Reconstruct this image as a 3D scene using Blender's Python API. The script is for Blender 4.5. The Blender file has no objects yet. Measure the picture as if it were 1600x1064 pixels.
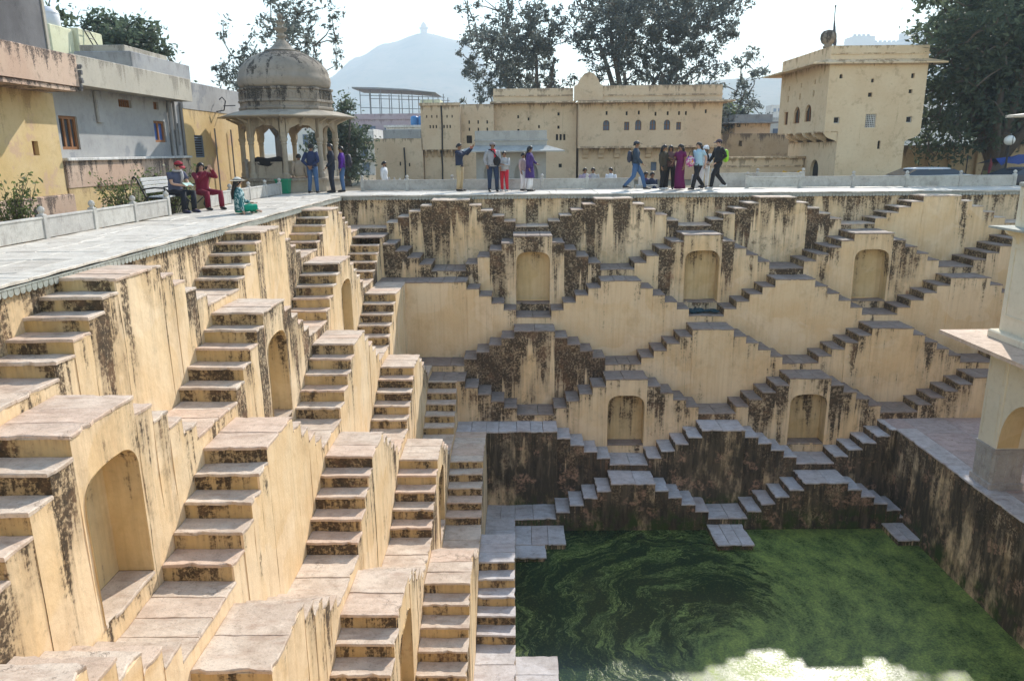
import bpy, bmesh, math, random
from mathutils import Vector, Matrix, noise
random.seed(7)
S = bpy.context.scene
COL = S.collection
PI = math.pi

# ---------------------------------------------------------------- camera
cd = bpy.data.cameras.new("camera")
cam = bpy.data.objects.new("camera", cd)
COL.objects.link(cam)
cd.sensor_fit = 'HORIZONTAL'
cd.sensor_width = 36.0
cd.lens = 1170.96 / 1600.0 * 36.0
cd.clip_start = 0.1
cd.clip_end = 12000
_r = Vector((0.999952, 0.004254, -0.008826))
_u = Vector((0.007509, 0.246015, 0.969237))
_f = Vector((-0.006295, 0.969257, -0.245971))
cam.matrix_world = Matrix(((_r.x, _u.x, -_f.x, 6.11), (_r.y, _u.y, -_f.y, -26.542),
                           (_r.z, _u.z, -_f.z, 1.485), (0, 0, 0, 1)))
S.camera = cam

# ---------------------------------------------------------------- sky, sun, exposure
SUN_DIR = Vector((0.46, 1.0, 0.76)).normalized()
SUN_EL = math.asin(SUN_DIR.z)
SUN_AZ = math.atan2(SUN_DIR.x, SUN_DIR.y)
w = bpy.data.worlds.new("World")
S.world = w
w.use_nodes = True
wn = w.node_tree
bg = wn.nodes["Background"]
sky = wn.nodes.new("ShaderNodeTexSky")
sky.sky_type = 'NISHITA'
sky.sun_disc = False
sky.sun_elevation = SUN_EL
sky.sun_rotation = SUN_AZ
sky.air_density = 1.5
sky.dust_density = 0.12
sky.ozone_density = 0.4
wn.links.new(sky.outputs[0], bg.inputs[0])
bg.inputs[1].default_value = 0.15
sd = bpy.data.lights.new("sun", 'SUN')
sd.energy = 4.1
sd.angle = math.radians(0.55)
sd.color = (1.0, 0.94, 0.84)
sun = bpy.data.objects.new("sun", sd)
COL.objects.link(sun)
sun.rotation_euler = (-SUN_DIR).to_track_quat('-Z', 'Y').to_euler()
S.view_settings.view_transform = 'Standard'
S.view_settings.look = 'None'
S.view_settings.gamma = 1
S.view_settings.exposure = 0.84
S.view_settings.use_curve_mapping = False
S.render.engine = 'CYCLES'
S.cycles.use_denoising = True
S.cycles.max_bounces = 8
S.cycles.diffuse_bounces = 5
S.cycles.glossy_bounces = 3
S.cycles.transmission_bounces = 4
S.cycles.transparent_max_bounces = 8
S.cycles.volume_bounces = 1
S.cycles.caustics_reflective = False
S.cycles.caustics_refractive = False

# ---------------------------------------------------------------- tagging and mesh helpers
def tag(o, label=None, cat=None, group=None, kind=None):
    if label: o["label"] = label
    if cat: o["category"] = cat
    if group: o["group"] = group
    if kind: o["kind"] = kind
    return o

def empty(name, loc=(0, 0, 0), rz=0.0, label=None, cat=None, group=None, kind=None):
    o = bpy.data.objects.new(name, None)
    o.location = loc
    o.rotation_euler = (0, 0, rz)
    o.empty_display_size = 0.2
    COL.objects.link(o)
    return tag(o, label, cat, group, kind)

def link_mesh(name, me, parent=None, world=True):
    """objects of the fixed structures are modelled in place; a parent that is an
    Empty away from the origin keeps them there through the inverse matrix"""
    o = bpy.data.objects.new(name, me)
    COL.objects.link(o)
    if parent is not None:
        o.parent = parent
        if world:
            p = parent
            M = Matrix.Identity(4)
            chain = []
            while p is not None:
                chain.append(p)
                p = p.parent
            for q in reversed(chain):
                M = M @ q.matrix_parent_inverse @ Matrix.LocRotScale(q.location, q.rotation_euler, q.scale)
            o.matrix_parent_inverse = M.inverted()
    return o

class MB:
    def __init__(self):
        self.v = []; self.f = []; self.m = []; self.at = {}; self.mat = 0; self.attr = {}
        self.smooth = False
    def vert(self, p):
        self.v.append(tuple(p))
        for k, val in self.attr.items():
            self.at.setdefault(k, {})[len(self.v) - 1] = val
        return len(self.v) - 1
    def face(self, pts, flip=False):
        idx = [self.vert(p) for p in pts]
        if flip: idx.reverse()
        self.f.append(idx); self.m.append(self.mat)
    def faces_idx(self, idx):
        self.f.append(list(idx)); self.m.append(self.mat)
    def box(self, x0, x1, y0, y1, z0, z1):
        p = [(x0, y0, z0), (x1, y0, z0), (x1, y1, z0), (x0, y1, z0), (x0, y0, z1), (x1, y0, z1), (x1, y1, z1), (x0, y1, z1)]
        i = [self.vert(q) for q in p]
        for q in ((0, 3, 2, 1), (4, 5, 6, 7), (0, 1, 5, 4), (1, 2, 6, 5), (2, 3, 7, 6), (3, 0, 4, 7)):
            self.faces_idx([i[k] for k in q])
        return self
    def cbox(self, x0, x1, y0, y1, z0, z1, b=0.01):
        """box with chamfered top and vertical edges"""
        b = min(b, (x1 - x0) * .3, (y1 - y0) * .3, (z1 - z0) * .3)
        o = [(x0 + b, y0), (x1 - b, y0), (x1, y0 + b), (x1, y1 - b), (x1 - b, y1), (x0 + b, y1), (x0, y1 - b), (x0, y0 + b)]
        cx, cy = (x0 + x1) / 2, (y0 + y1) / 2
        def ins(p): return (p[0] + (b if p[0] < cx else -b), p[1] + (b if p[1] < cy else -b))
        r = [[self.vert((p[0], p[1], z0)) for p in o], [self.vert((p[0], p[1], z1 - b)) for p in o],
             [self.vert((*ins(p), z1)) for p in o]]
        for a, c in ((0, 1), (1, 2)):
            for k in range(8):
                self.faces_idx([r[a][k], r[a][(k + 1) % 8], r[c][(k + 1) % 8], r[c][k]])
        self.faces_idx(r[2]); self.faces_idx(r[0][::-1])
        return self
    def prism(self, poly, z0, z1, cap=True):
        n = len(poly)
        a = [self.vert((p[0], p[1], z0)) for p in poly]
        b = [self.vert((p[0], p[1], z1)) for p in poly]
        for k in range(n):
            self.faces_idx([a[k], a[(k + 1) % n], b[(k + 1) % n], b[k]])
        if cap:
            self.faces_idx(b); self.faces_idx(a[::-1])
        return self
    def extr(self, poly, o, ux, uz, un, d0, d1):
        """extrude a 2-D outline (a,b): o + a*ux + b*uz, along un from d0 to d1"""
        o, ux, uz, un = Vector(o), Vector(ux), Vector(uz), Vector(un)
        n = len(poly)
        A = [self.vert(o + ux * p[0] + uz * p[1] + un * d0) for p in poly]
        B = [self.vert(o + ux * p[0] + uz * p[1] + un * d1) for p in poly]
        for k in range(n):
            self.faces_idx([A[k], A[(k + 1) % n], B[(k + 1) % n], B[k]])
        self.faces_idx(B); self.faces_idx(A[::-1])
        return self
    def lathe(self, prof, c=(0, 0, 0), n=24, rot=0.0, sx=1, sy=1, cap=True):
        rings = []
        for (r, z) in prof:
            rings.append([self.vert((c[0] + sx * r * math.cos(rot + 2 * PI * k / n), c[1] + sy * r * math.sin(rot + 2 * PI * k / n), c[2] + z)) for k in range(n)])
        for a, b in zip(rings, rings[1:]):
            for k in range(n):
                self.faces_idx([a[k], a[(k + 1) % n], b[(k + 1) % n], b[k]])
        if cap:
            self.faces_idx(rings[-1]); self.faces_idx(rings[0][::-1])
        return self
    def tube(self, pts, rad, n=8, cap=True, ref=None, ell=None):
        """tube through pts; rad is a number or a list; ell = list of (width, depth) pairs"""
        pts = [Vector(p) for p in pts]
        if not isinstance(rad, (list, tuple)): rad = [rad] * len(pts)
        rings = []
        refv = Vector(ref) if ref else None
        prevx = None
        for i, p in enumerate(pts):
            t = (pts[min(i + 1, len(pts) - 1)] - pts[max(i - 1, 0)])
            if t.length < 1e-9: t = Vector((0, 0, 1))
            t.normalize()
            if refv is not None: x = refv - t * refv.dot(t)
            elif prevx is not None: x = prevx - t * prevx.dot(t)
            else:
                x = Vector((1, 0, 0)) if abs(t.x) < .8 else Vector((0, 1, 0))
                x = x - t * x.dot(t)
            if x.length < 1e-6: x = t.orthogonal()
            x.normalize(); prevx = x
            y = t.cross(x)
            a, b = ell[i] if ell else (rad[i], rad[i])
            rings.append([self.vert(p + x * (a * math.cos(2 * PI * k / n)) + y * (b * math.sin(2 * PI * k / n))) for k in range(n)])
        for a, b in zip(rings, rings[1:]):
            for k in range(n):
                self.faces_idx([a[k], a[(k + 1) % n], b[(k + 1) % n], b[k]])
        if cap:
            self.faces_idx(rings[-1]); self.faces_idx(rings[0][::-1])
        return self
    def ball(self, c, r, n=12, m=8, sx=1, sy=1, sz=1, z0=-1.0, z1=1.0):
        prof = []
        for k in range(m + 1):
            a = math.asin(z0) + (math.asin(z1) - math.asin(z0)) * k / m
            prof.append((max(r * math.cos(a), 1e-4), r * math.sin(a) * sz))
        return self.lathe(prof, c, n, 0, sx, sy)
    def build(self, name, mats, parent=None, smooth=None, world=True):
        me = bpy.data.meshes.new(name)
        me.from_pydata(self.v, [], self.f)
        if not isinstance(mats, (list, tuple)): mats = [mats]
        for m in mats: me.materials.append(m)
        if len(mats) > 1: me.polygons.foreach_set("material_index", self.m)
        for k, d in self.at.items():
            a = me.attributes.new(k, 'FLOAT', 'POINT')
            a.data.foreach_set("value", [d.get(i, 0.0) for i in range(len(self.v))])
        if self.smooth if smooth is None else smooth:
            me.polygons.foreach_set("use_smooth", [True] * len(me.polygons))
        me.update()
        return link_mesh(name, me, parent, world)

# ---------------------------------------------------------------- node helpers
class NT:
    def __init__(self, name):
        self.mat = bpy.data.materials.new(name)
        self.mat.use_nodes = True
        self.nt = self.mat.node_tree
        self.b = self.nt.nodes["Principled BSDF"]
        self.out = self.nt.nodes["Material Output"]
        self._pos = None
    def new(self, t, **kw):
        n = self.nt.nodes.new(t)
        for k, v in kw.items(): setattr(n, k, v)
        return n
    def put(self, sock, v):
        if hasattr(v, "is_linked") or isinstance(v, bpy.types.NodeSocket): self.nt.links.new(v, sock)
        elif v is not None:
            if sock.type == 'RGBA' and len(v) == 3: v = (*v, 1)
            sock.default_value = v
    def pos(self):
        if self._pos is None: self._pos = self.new("ShaderNodeNewGeometry").outputs["Position"]
        return self._pos
    def objc(self): return self.new("ShaderNodeTexCoord").outputs["Object"]
    def rnd(self): return self.new("ShaderNodeObjectInfo").outputs["Random"]
    def attr(self, n): return self.new("ShaderNodeAttribute", attribute_name=n).outputs["Fac"]
    def m(self, op, a, b=None, c=None, clamp=False):
        n = self.new("ShaderNodeMath", operation=op, use_clamp=clamp)
        for i, v in enumerate((a, b, c)):
            if v is not None: self.put(n.inputs[i], v)
        return n.outputs[0]
    def vm(self, op, a, b=None):
        n = self.new("ShaderNodeVectorMath", operation=op)
        self.put(n.inputs[0], a)
        if b is not None: self.put(n.inputs[1], b)
        return n.outputs[0]
    def vs(self, v, k):
        n = self.new("ShaderNodeVectorMath", operation='SCALE')
        self.put(n.inputs[0], v); self.put(n.inputs["Scale"], k)
        return n.outputs[0]
    def noise(self, vec, scale=5.0, detail=3.0, rough=0.55, dist=0.0):
        n = self.new("ShaderNodeTexNoise")
        self.put(n.inputs["Vector"], vec)
        n.inputs["Scale"].default_value = scale
        n.inputs["Detail"].default_value = detail
        n.inputs["Roughness"].default_value = rough
        n.inputs["Distortion"].default_value = dist
        return n.outputs["Fac"]
    def vor(self, vec, scale=5.0, feature='F1', rand=1.0):
        n = self.new("ShaderNodeTexVoronoi", feature=feature)
        self.put(n.inputs["Vector"], vec)
        n.inputs["Scale"].default_value = scale
        n.inputs["Randomness"].default_value = rand
        return n.outputs["Distance"]
    def sep(self, v):
        n = self.new("ShaderNodeSeparateXYZ"); self.put(n.inputs[0], v); return n.outputs
    def comb(self, x, y, z):
        n = self.new("ShaderNodeCombineXYZ")
        for i, v in enumerate((x, y, z)): self.put(n.inputs[i], v)
        return n.outputs[0]
    def rng(self, v, a, b, c=0.0, d=1.0, smooth=True):
        n = self.new("ShaderNodeMapRange")
        n.interpolation_type = 'SMOOTHSTEP' if smooth else 'LINEAR'
        self.put(n.inputs[0], v)
        for i, q in enumerate((a, b, c, d)): self.put(n.inputs[i + 1], q)
        return n.outputs[0]
    def mix(self, fac, a, b, mode='MIX'):
        n = self.new("ShaderNodeMix", data_type='RGBA', blend_type=mode)
        self.put(n.inputs[0], fac); self.put(n.inputs[6], a); self.put(n.inputs[7], b)
        return n.outputs[2]
    def bump(self, h, strength=0.4, dist=0.02, normal=None):
        n = self.new("ShaderNodeBump")
        n.inputs["Strength"].default_value = strength
        n.inputs["Distance"].default_value = dist
        self.put(n.inputs["Height"], h)
        if normal is not None: self.put(n.inputs["Normal"], normal)
        return n.outputs[0]
    def done(self, color=None, rough=None, normal=None, metal=None, spec=None):
        if color is not None: self.put(self.b.inputs["Base Color"], color)
        if rough is not None: self.put(self.b.inputs["Roughness"], rough)
        if normal is not None: self.put(self.b.inputs["Normal"], normal)
        if metal is not None: self.put(self.b.inputs["Metallic"], metal)
        if spec is not None: self.put(self.b.inputs["Specular IOR Level"], spec)
        return self.mat
    def scaled(self, v, sx, sy, sz, off=None):
        o = self.vm('MULTIPLY', v, (sx, sy, sz))
        return self.vm('ADD', o, off) if off is not None else o

_simple = {}
def simple(name, col, rough=0.8, var=0.12, scale=6.0, metal=0.0, bump=0.0, spec=0.3):
    """plain painted / cloth / wood surface with some uneven tone"""
    if name in _simple: return _simple[name]
    t = NT(name)
    p = t.objc()
    n1 = t.noise(p, scale, 4, .6)
    n2 = t.noise(p, scale * 5.3, 3, .6)
    k = t.m('MULTIPLY_ADD', n1, var * 1.4, 1 - var * .7)
    k = t.m('MULTIPLY', k, t.m('MULTIPLY_ADD', n2, var * .9, 1 - var * .45))
    c = t.vs((col[0], col[1], col[2]), k)
    nor = t.bump(n2, .5, bump) if bump else None
    _simple[name] = t.done(c, rough, nor, metal, spec)
    return _simple[name]

# ---------------------------------------------------------------- masonry materials
def plaster_mat(name, c1, c2, mold=1.0, niche=False):
    """lime plaster that water has run down: 'topz' is the top of that piece of wall,
    'dirt' how stained it is, 'wet' how far the pool has blackened it"""
    t = NT(name)
    P = t.pos()
    x, y, z = t.sep(P)
    topz, dirt, wet = t.attr("topz"), t.attr("dirt"), t.attr("wet")
    d = t.m('SUBTRACT', topz, z)
    # base tone
    lo = t.noise(P, .9, 4, .6)
    hi = t.noise(P, 9, 5, .65)
    base = t.mix(t.rng(lo, .3, .7), c1, c2)
    pat = t.rng(t.noise(P, .62, 3, .5, .6), .53, .56)
    base = t.mix(t.m('MULTIPLY', pat, .45), base, (c2[0] * 1.04, c2[1] * 1.06, c2[2] * 1.14))
    dmp = t.rng(t.noise(t.scaled(P, 1, 1, .8, (9, 4, 2)), 1.4, 6, .7), .52, .68)
    base = t.mix(t.m('MULTIPLY', dmp, .30), base, (c1[0] * .66, c1[1] * .60, c1[2] * .50))
    fade = t.noise(t.scaled(P, 11, 11, .35), 1.0, 4, .6)
    base = t.mix(t.m('MULTIPLY', t.rng(fade, .45, .75), .3), base, (c1[0] * .72, c1[1] * .66, c1[2] * .58))
    base = t.mix(t.m('MULTIPLY', t.rng(hi, .5, .8), .22), base, (c2[0] * .72, c2[1] * .66, c2[2] * .6))
    # patches of lost wash showing the red under-coat
    red = t.m('MULTIPLY', t.rng(t.noise(t.scaled(P, 1.5, 1.5, .7), 1.0, 5, .65), .645, .70), t.rng(dirt, .35, .8))
    base = t.mix(t.m('MULTIPLY', red, .75), base, (.36, .15, .085))
    # black run-off streaks, long where the 'length' noise is high
    st = t.noise(t.scaled(P, 6.5, 6.5, .42), 1.0, 6, .66)
    st2 = t.noise(t.scaled(P, 19, 19, .55, (7.7, 3.1, 1.0)), 1.0, 4, .6)
    sl = t.noise(t.scaled(P, 2.6, 2.6, .0, (3.1, 9.2, 0)), 1.0, 3, .6)
    L = t.m('MULTIPLY_ADD', t.rng(sl, .28, .72), t.m('MULTIPLY_ADD', dirt, 2.9, .30), .12)
    fall = t.m('POWER', t.m('SUBTRACT', 1.0, t.m('DIVIDE', d, L), clamp=True), .6)
    sb = t.noise(t.scaled(P, 2.3, 2.3, .26, (4.1, 1.7, 0)), 1.0, 3, .55)
    iso = t.noise(P, 1.9, 6, .72)
    sm = t.m('MULTIPLY_ADD', sb, .36, t.m('MULTIPLY_ADD', st, .26, t.m('MULTIPLY_ADD', st2, .14, t.m('MULTIPLY', iso, .24))))
    sm = t.m('MULTIPLY_ADD', sm, 4.6, -1.8)
    cover = t.m('MULTIPLY', dirt, t.m('MULTIPLY_ADD', fall, .80, .12))
    speck = t.noise(P, 17, 6, .75)
    m1 = t.rng(t.m('ADD', t.m('ADD', sm, cover), t.m('MULTIPLY_ADD', speck, .8, -.4)), .86, 1.16)
    wash = t.m('MULTIPLY', t.rng(t.m('ADD', sm, t.m('MULTIPLY', cover, 1.15)), .42, 1.1), t.m('MULTIPLY_ADD', dirt, .55, .06))
    base = t.mix(wash, base, (.30, .222, .145))
    m1 = t.m('MULTIPLY', m1, t.rng(t.m('ADD', speck, t.m('MULTIPLY_ADD', iso, .5, -.25)), .36, .52, .12, 1.0))
    # splash dirt along the foot and a grimy lip at the top
    lip = t.m('MULTIPLY', t.rng(d, .0, .16, 1.0, 0.0), t.m('MULTIPLY', t.rng(st2, .46, .64), t.m('MULTIPLY_ADD', dirt, .5, .03)))
    blot = t.m('MULTIPLY', t.rng(t.noise(P, 2.6, 6, .75), .52, .66), t.m('MULTIPLY', t.m('MULTIPLY', dirt, dirt), 1.0))
    blot = t.m('MULTIPLY', blot, t.rng(speck, .35, .6))
    grime = t.m('MAXIMUM', t.m('MAXIMUM', m1, lip), t.m('MULTIPLY', blot, .8), clamp=True)
    mold_c = t.mix(t.rng(hi, .35, .7), (.026, .020, .016), (.095, .058, .034))
    mold_c = t.mix(t.m('MULTIPLY', t.rng(t.noise(P, 1.1, 5, .7), .52, .68), .6), mold_c, (.22, .115, .062))
    col = t.mix(t.m('MULTIPLY', grime, .93 * mold), base, mold_c)
    # thin hair-line drips
    drip = t.rng(t.noise(t.scaled(P, 30, 30, .12, (1.3, 4.4, 0)), 1.0, 2, .5), .70, .76)
    col = t.mix(t.m('MULTIPLY', drip, t.m('MULTIPLY_ADD', dirt, .3, .16)), col, (.15, .10, .06))
    # the zone the pool reaches: brown-black, ragged upper edge, green at the water
    wn_ = t.noise(t.scaled(P, 1.3, 1.3, .55), 1.0, 6, .68)
    wn2 = t.noise(t.scaled(P, 5, 5, .8), 1.0, 5, .65)
    wm = t.rng(t.m('ADD', t.m('MULTIPLY', wet, 1.0), t.m('MULTIPLY_ADD', wn_, 1.5, -.95)), .28, .62)
    wm = t.m('MULTIPLY', wm, t.rng(wn2, .25, .5, .78, 1.0))
    keep = t.m('MULTIPLY', t.rng(t.m('ADD', st2, t.m('MULTIPLY', speck, .3)), .62, .76), t.rng(d, .05, .75, .9, 0.0))
    wm = t.m('MULTIPLY', wm, t.m('SUBTRACT', 1.0, keep))
    wc = t.mix(t.rng(wn2, .35, .68), (.024, .021, .017), (.115, .090, .062))
    wc = t.mix(t.m('MULTIPLY', t.rng(t.noise(P, 1.5, 5, .7), .53, .64), t.rng(t.noise(P, 12, 4, .7), .38, .55)), wc, (.33, .20, .135))
    wc = t.mix(t.m('MULTIPLY', t.rng(z, -8.3, -9.0), t.rng(t.noise(P, 2.3, 4, .6), .42, .6)), wc, (.035, .06, .014))
    col = t.mix(wm, col, wc)
    hgt = t.m('ADD', t.m('MULTIPLY', hi, .6), t.m('ADD', t.m('MULTIPLY', speck, .35), t.m('MULTIPLY', m1, -.2)))
    nor = t.bump(hgt, .55, .018)
    nor = t.bump(t.noise(P, 2.3, 3, .5), .35, .05, nor)
    rough = t.m('SUBTRACT', .92, t.m('MULTIPLY', wm, .25))
    return t.done(col, rough, nor, spec=.2)

M = {}
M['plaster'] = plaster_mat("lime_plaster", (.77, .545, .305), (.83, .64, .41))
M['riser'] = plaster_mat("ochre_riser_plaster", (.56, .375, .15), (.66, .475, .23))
M['niche'] = plaster_mat("ochre_niche_plaster", (.61, .445, .225), (.69, .535, .305))

def stone_mat(name, c1, c2, c3, scale=1.0, rough=.8, crack=True, dark=(.09, .07, .06)):
    t = NT(name)
    P = t.pos()
    r = t.rnd()
    off = t.comb(t.m('MULTIPLY', r, 37.0), t.m('MULTIPLY', r, 61.0), t.m('MULTIPLY', r, 13.0))
    Q = t.vm('ADD', P, off)
    lo = t.noise(Q, 1.3 * scale, 5, .62)
    mid = t.noise(Q, 6 * scale, 5, .68)
    fine = t.noise(Q, 38 * scale, 4, .7)
    c = t.mix(t.rng(lo, .36, .64), c1, c2)
    c = t.mix(t.m('MULTIPLY', t.rng(r, .45, 1.0), .75), c, c3)
    c = t.mix(t.m('MULTIPLY', t.rng(mid, .50, .70), .5), c, (c1[0] * .62, c1[1] * .58, c1[2] * .55))
    c = t.mix(t.m('MULTIPLY', t.rng(mid, .50, .30), .35), c, (min(c2[0] * 1.22, .8), min(c2[1] * 1.2, .78), min(c2[2] * 1.2, .76)))
    c = t.mix(t.m('MULTIPLY', t.rng(fine, .52, .74), .5), c, dark)
    smear = t.noise(t.scaled(Q, 1.0, 3.2, 1.0), 1.6 * scale, 6, .7)
    c = t.mix(t.m('MULTIPLY', t.rng(smear, .50, .66), .5), c, (c3[0] * .62, c3[1] * .58, c3[2] * .56))
    h = t.m('ADD', t.m('MULTIPLY', mid, .7), t.m('MULTIPLY', fine, .25))
    if crack:
        wv = t.vm('ADD', Q, t.vs(t.comb(mid, lo, 0.0), .8))
        v = t.vor(wv, .85 * scale, 'DISTANCE_TO_EDGE')
        k = t.m('MULTIPLY', t.rng(v, .0, .012, 1.0, 0.0), t.rng(lo, .54, .60))
        c = t.mix(t.m('MULTIPLY', k, .85 * float(crack)), c, dark)
        h = t.m('SUBTRACT', h, k)
    nor = t.bump(h, .6, .02)
    return t.done(c, rough, nor, spec=.25)

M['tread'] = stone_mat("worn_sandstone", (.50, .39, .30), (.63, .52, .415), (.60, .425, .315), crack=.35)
M['lowtread'] = stone_mat("grey_pool_stone", (.44, .40, .38), (.56, .525, .515), (.50, .42, .385), crack=.5)
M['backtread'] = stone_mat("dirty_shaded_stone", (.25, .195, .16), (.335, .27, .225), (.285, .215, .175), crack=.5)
M['marble'] = stone_mat("white_marble_paving", (.55, .50, .43), (.64, .59, .515), (.51, .455, .385), rough=.6)
M['parapet'] = stone_mat("pale_parapet_stone", (.44, .42, .385), (.52, .50, .46), (.42, .40, .375), crack=False)
M['greystone'] = stone_mat("grey_carved_stone", (.33, .32, .31), (.42, .40, .38), (.37, .34, .31), crack=False)
# ================================================================= THE STEPWELL
PB, AB, LB, XA = 5.5, 1.252, 1.123, 3.909          # back wall: bay, apex and landing widths, first apex
PL, AL, LL, YA = 5.805, 1.24, 1.503, 4.516         # left wall, measured from the corner towards the camera
Z = [0, -0.108, -1.195, -2.517, -3.889, -5.196, -6.497, -7.758, -9.05]
D = [0, 0.987, 2.267, 3.171, 4.124, 5.036, 5.913, 6.813, 7.86]
E_ = [0, 0.813, 1.704, 2.594, 3.457, 4.31, 5.189, 6.024, 6.87]
XR = 17.2                                          # right-hand retaining wall
XEND, SEND = 25.2, 25.4
WATER = -9.22
def rk(k): return (Z[k] - Z[k + 1]) / 6 if k < 8 else 0.21

def wob(p, a=1.0):
    v = Vector(p)
    q = noise.noise_vector(v * .9) * .016 + noise.noise_vector(v * 3.7 + Vector((5, 2, 9))) * .008
    return v + q * a

class Frame:
    """local (s along the wall, t outwards into the pit, z) to world"""
    def __init__(self, kind): self.kind = kind
    def __call__(self, s, t, z):
        return (s, -t, z) if self.kind == 'back' else (t, -s, z)
FB, FL = Frame('back'), Frame('left')

def row_segments(k, wall):
    P, A, Lw, c0 = (PB, AB, LB, XA) if wall == 'back' else (PL, AL, LL, YA)
    T = (P - A - Lw) / 8
    smin = E_[k] if wall == 'back' else D[k]
    if wall == 'back': smax = XEND if k <= 5 else XR
    else: smax = SEND
    r = rk(k)
    segs = []
    for n in range(-3, 7):
        c = c0 + (n if k % 2 else n + .5) * P
        for j in (4, 3, 2, 1):
            segs.append([c - A / 2 - j * T, c - A / 2 - (j - 1) * T, Z[k] - j * r, 'up', n])
        segs.append([c - A / 2, c + A / 2, Z[k], 'apex', n])
        for j in (1, 2, 3, 4):
            segs.append([c + A / 2 + (j - 1) * T, c + A / 2 + j * T, Z[k] - j * r, 'down', n])
        segs.append([c + A / 2 + 4 * T, c + A / 2 + 4 * T + Lw, Z[k] - 5 * r, 'landing', n])
    out = []
    for s in segs:
        if s[1] <= smin + 1e-6 or s[0] >= smax - 1e-6: continue
        s = list(s)
        s[0] = max(s[0], smin); s[1] = min(s[1], smax)
        out.append(s)
    if out and out[0][1] - out[0][0] < .12 and out[0][3] == 'down':   # a sliver at the corner joins its neighbour
        if out[1][3] == 'landing': out[1][0] = out[0][0]; out.pop(0)
    if out and out[0][3] == 'up':                                      # the corner platform runs level to the first apex
        n = out[0][4]
        while out[0][3] == 'up': out.pop(0)
        out[0][0] = smin
    return out

CORNER_APEX = {2, 3, 5, 6, 8}
DIRT_B = {1: 1.05, 2: .62, 3: .16, 4: .24, 5: .48, 6: .85, 7: .8}
WET_B = {1: 0, 2: 0, 3: 0, 4: .05, 5: .20, 6: .78, 7: .84}
DIRT_L = {1: .60, 2: .70, 3: .18, 4: .26, 5: .38, 6: .40, 7: .45}
WET_L = {1: 0, 2: 0, 3: 0, 4: 0, 5: 0, 6: .05, 7: .35}

def wall_grid(mb, F, s0, s1, t, z0, z1, topz, cell=.3):
    """vertical face at depth t, uneven like hand-laid plaster"""
    ns = max(1, round((s1 - s0) / cell)); nz = max(1, round((z1 - z0) / cell))
    mb.attr['topz'] = topz
    idx = [[mb.vert(wob(F(s0 + (s1 - s0) * i / ns, t, z0 + (z1 - z0) * j / nz))) for i in range(ns + 1)] for j in range(nz + 1)]
    for j in range(nz):
        for i in range(ns):
            q = [idx[j][i], idx[j][i + 1], idx[j + 1][i + 1], idx[j + 1][i]]
            mb.faces_idx(q if F.kind == 'back' else q)
def side_grid(mb, F, s, t0, t1, z0, z1, topz, cell=.3):
    nt = max(1, round((t1 - t0) / cell)); nz = max(1, round((z1 - z0) / cell))
    mb.attr['topz'] = topz
    idx = [[mb.vert(wob(F(s, t0 + (t1 - t0) * i / nt, z0 + (z1 - z0) * j / nz))) for i in range(nt + 1)] for j in range(nz + 1)]
    for j in range(nz):
        for i in range(nt):
            mb.faces_idx([idx[j][i], idx[j][i + 1], idx[j + 1][i + 1], idx[j + 1][i]])
def top_face(mb, F, s0, s1, t0, t1, z):
    mb.attr['topz'] = z
    mb.face([wob(F(s0, t0, z)), wob(F(s1, t0, z)), wob(F(s1, t1, z)), wob(F(s0, t1, z))])

SLAB = .036
rs = random.Random(11)
def slab(name, F, s0, s1, t0, t1, z, parent, mat, ov=(0, 0, .010), wear=1.0):
    """stone slab: overhang at the low-s edge, the high-s edge and the front; chipped, worn edges"""
    s0 -= ov[0]; s1 += ov[1]; t1 += ov[2]
    pts = []
    def edge(a, b, n, amp, nx, ny):
        for i in range(n):
            f = i / n
            e = (rs.random() - .6) * amp * (1 if i else .6)
            if rs.random() < .13: e -= amp * 2.2
            pts.append((a[0] + (b[0] - a[0]) * f + nx * e, a[1] + (b[1] - a[1]) * f + ny * e))
    n_s = max(3, int((s1 - s0) / .09)); n_t = max(3, int((t1 - t0) / .08))
    n_s = min(n_s, 12); n_t = min(n_t, 10)
    w0 = .013 * wear if ov[0] > 0 else 0.0015; w1 = .013 * wear if ov[1] > 0 else .0015; wf = .012 * wear if ov[2] > 0 else .001
    edge((s0, t0), (s1, t0), 2, 0, 0, 0)
    edge((s1, t0), (s1, t1), n_t, w1, 1, 0)
    edge((s1, t1), (s0, t1), n_s, wf, 0, 1)
    edge((s0, t1), (s0, t0), n_t, w0, -1, 0)
    cs, ct = (s0 + s1) / 2, (t0 + t1) / 2
    tz = [(rs.random() - .5) * .012 for _ in range(4)]
    def zz(p):
        u = (p[0] - s0) / max(s1 - s0, 1e-3); v = (p[1] - t0) / max(t1 - t0, 1e-3)
        return z + tz[0] * (u - .5) + tz[1] * (v - .5)
    mb = MB()
    n = len(pts)
    ch = .010
    def ins(p, d):
        ds, dt = cs - p[0], ct - p[1]
        l = math.hypot(ds, dt)
        return (p[0] + ds / l * d, p[1] + dt / l * d)
    top = [mb.vert(wob(F(*ins(p, ch * (.7 + rs.random())), zz(p)))) for p in pts]
    mid = [mb.vert(wob(F(*p, zz(p) - ch * (.8 + .8 * rs.random())))) for p in pts]
    bot = [mb.vert(wob(F(*p, z - SLAB - .004))) for p in pts]
    for a, b in ((top, mid), (mid, bot)):
        for i in range(n):
            mb.faces_idx([a[i], a[(i + 1) % n], b[(i + 1) % n], b[i]])
    dip = mb.vert(wob(F(cs, ct, z - .006 * wear)))
    for i in range(n): mb.faces_idx([top[i], dip, top[(i + 1) % n]])
    return mb.build(name, mat, parent)

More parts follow.
